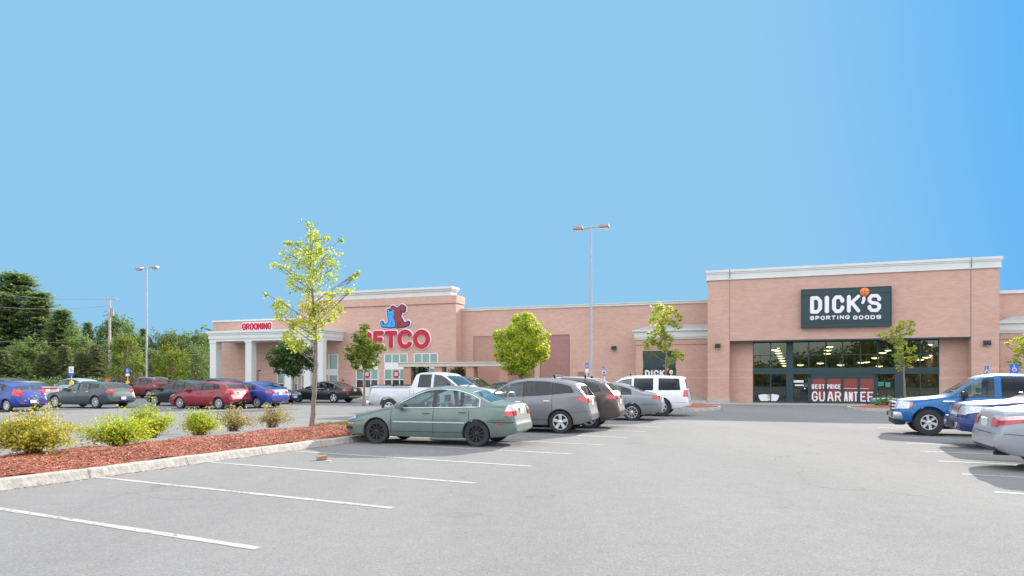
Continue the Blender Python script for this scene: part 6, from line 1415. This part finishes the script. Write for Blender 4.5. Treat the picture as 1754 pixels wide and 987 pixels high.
# accessible-parking signs
def psign(px, ptop, Z, w, hpanel, label, bollard=False, lean=0, white_top=False, two=True, grp='parking signs on posts'):
    p_ = gz(px, Z); h_ = hz(ptop, Z); e = empty('parking_sign', (p_.x, p_.y, 0), radians(-8), label, 'sign', grp)
    if lean: e.rotation_euler = (0, radians(lean), radians(-8))
    q = MB(); q.cyl((0,0,0), (0,0,h_-.05), .028, n=8); q.build('post', M['alloy'], e)
    q = MB(); q.add(*rbox(-w/2, w/2, -.04, -.028, h_-hpanel, h_, .2)); q.build('panel', M['letterw'] if white_top else M['sky_blue'], e)
    if two: MB().box(-w/2, w/2, -.04, -.028, h_-hpanel-.22, h_-hpanel-.02).build('lower_panel', M['sky_blue'] if white_top else M['letterw'], e)
    zc = h_-hpanel*.5; k = hpanel*.36; q = MB(); y_ = -.052
    def cap(pts, r): 
        D, lo, hh = sdf_fill([[(a_[0]*k, zc+a_[1]*k) for a_ in pts]], r, 'round', 18); vs, fs = iso_mesh(D, lo, hh); raised(q, vs, fs, y_, .010)
    cap([(-.1,.95),(-.1,.94)], .12*k); cap([(-.1,.6),(-.05,-.05),(.4,-.05),(.6,-.6)], .08*k); cap([(-.1,.35),(.3,.3)], .06*k)
    cap([(-.3,.2),(-.5,-.2),(-.35,-.7),(.05,-.85),(.4,-.6)], .07*k)
    q.build('wheelchair_symbol', M['letterw'] if not white_top else M['sky_blue'], e)
    if bollard: q = MB(); q.lathe([(.16,0),(.16,1.2),(.14,1.36),(.07,1.44),(.001,1.45)], 16, 'z'); q.build('bollard', M['yellow'], e, sharp=50)
psign(122.5, 628, 56, .42, .52, 'white parking sign on a yellow bollard in front of the pale silver-blue crossover', True, white_top=True)
psign(219, 630.5, 58, .34, .45, 'blue wheelchair sign on a yellow bollard left of the dark red SUV', True)
psign(1005.5, 622, 39, .17, .30, 'narrow blue wheelchair sign in front of the brick wall left of the lamp post')
psign(1041, 628, 38, .10, .5, 'sign post seen edge-on leaning left beside the white SUV', lean=-6, two=False)
psign(1689.5, 627.5, 34, .18, .45, 'narrow blue wheelchair sign in front of the right brick pier')
psign(1736.5, 623, 30, .34, .42, 'blue wheelchair sign at the right above the blue pickup roof')
# rounded turquoise item by the entrance bed
p_ = gz(1513, 43.5); e = empty('turquoise_display_item', (p_.x, p_.y, 0), RZ, 'low rounded turquoise plastic item on the ground before the glazed entrance, beside the blue pickup', 'display')
q = MB(); q.tube([(-.75,0,.22),(-.6,0,.24),(-.2,0,.25),(.4,0,.25),(1.0,0,.22),(1.2,0,.22)], [.10,.20,.23,.23,.19,.08], 12); q.build('shell', M['teal'], e, smooth=True)
q = MB(); q.tube([(-.6,-.16,.36),(0,-.19,.40),(.8,-.16,.38)], .03, 6); q.build('rim_band', M['letterw'], e)
# trolley-bay A frame beside the red hatchback
p_ = gp(297, 694); e = empty('cart_return_sign', (p_.x, p_.y, 0), radians(-20), 'leaning red board on a low metal frame at the nose of the red hatchback', 'sign')
q = MB(); q.add([(-.36,.0,1.15),(-.16,.0,1.15),(.20,.0,.42),(.0,.0,.42),(-.36,.04,1.15),(-.16,.04,1.15),(.20,.04,.42),(.0,.04,.42)], [(0,1,2,3),(7,6,5,4),(0,4,5,1),(1,5,6,2),(2,6,7,3),(3,7,4,0)]); q.build('board', M['red'], e)
q = MB()
for a_, b_ in (((-.2,.1,.05),(.05,.05,.5)), ((.25,.1,.05),(.1,.05,.5)), ((-.25,.1,.05),(.3,.1,.05)), ((.05,.05,.5),(.12,.05,.5))): q.cyl(a_, b_, .022, n=6)
q.build('frame', M['wood'], e)
# litter: crushed carton and paper scrap on the asphalt
p_ = gp(551, 788); q = MB(); v, f = rbox(-.10, .10, -.07, .07, 0, .075, .1); v = [(x+.02*sin(z*40+y*9), y+.015*sin(x*30), z*(1+.25*sin(x*14+1))) for x, y, z in v]; q.add(v, f)
o = q.build('crushed_carton', M['card'], None, loc=(p_.x, p_.y, .006)); o.rotation_euler = (0, 0, .4); tag(o, 'small crushed brown carton lying on the asphalt near the kerb', 'litter')
p_ = gp(563, 791); q = MB(); q.add(*rbox(-.04, .04, -.03, .03, 0, .02, .3)); o = q.build('paper_scrap', M['letterw'], None, loc=(p_.x, p_.y, .005)); tag(o, 'tiny white paper scrap beside the brown carton', 'litter')
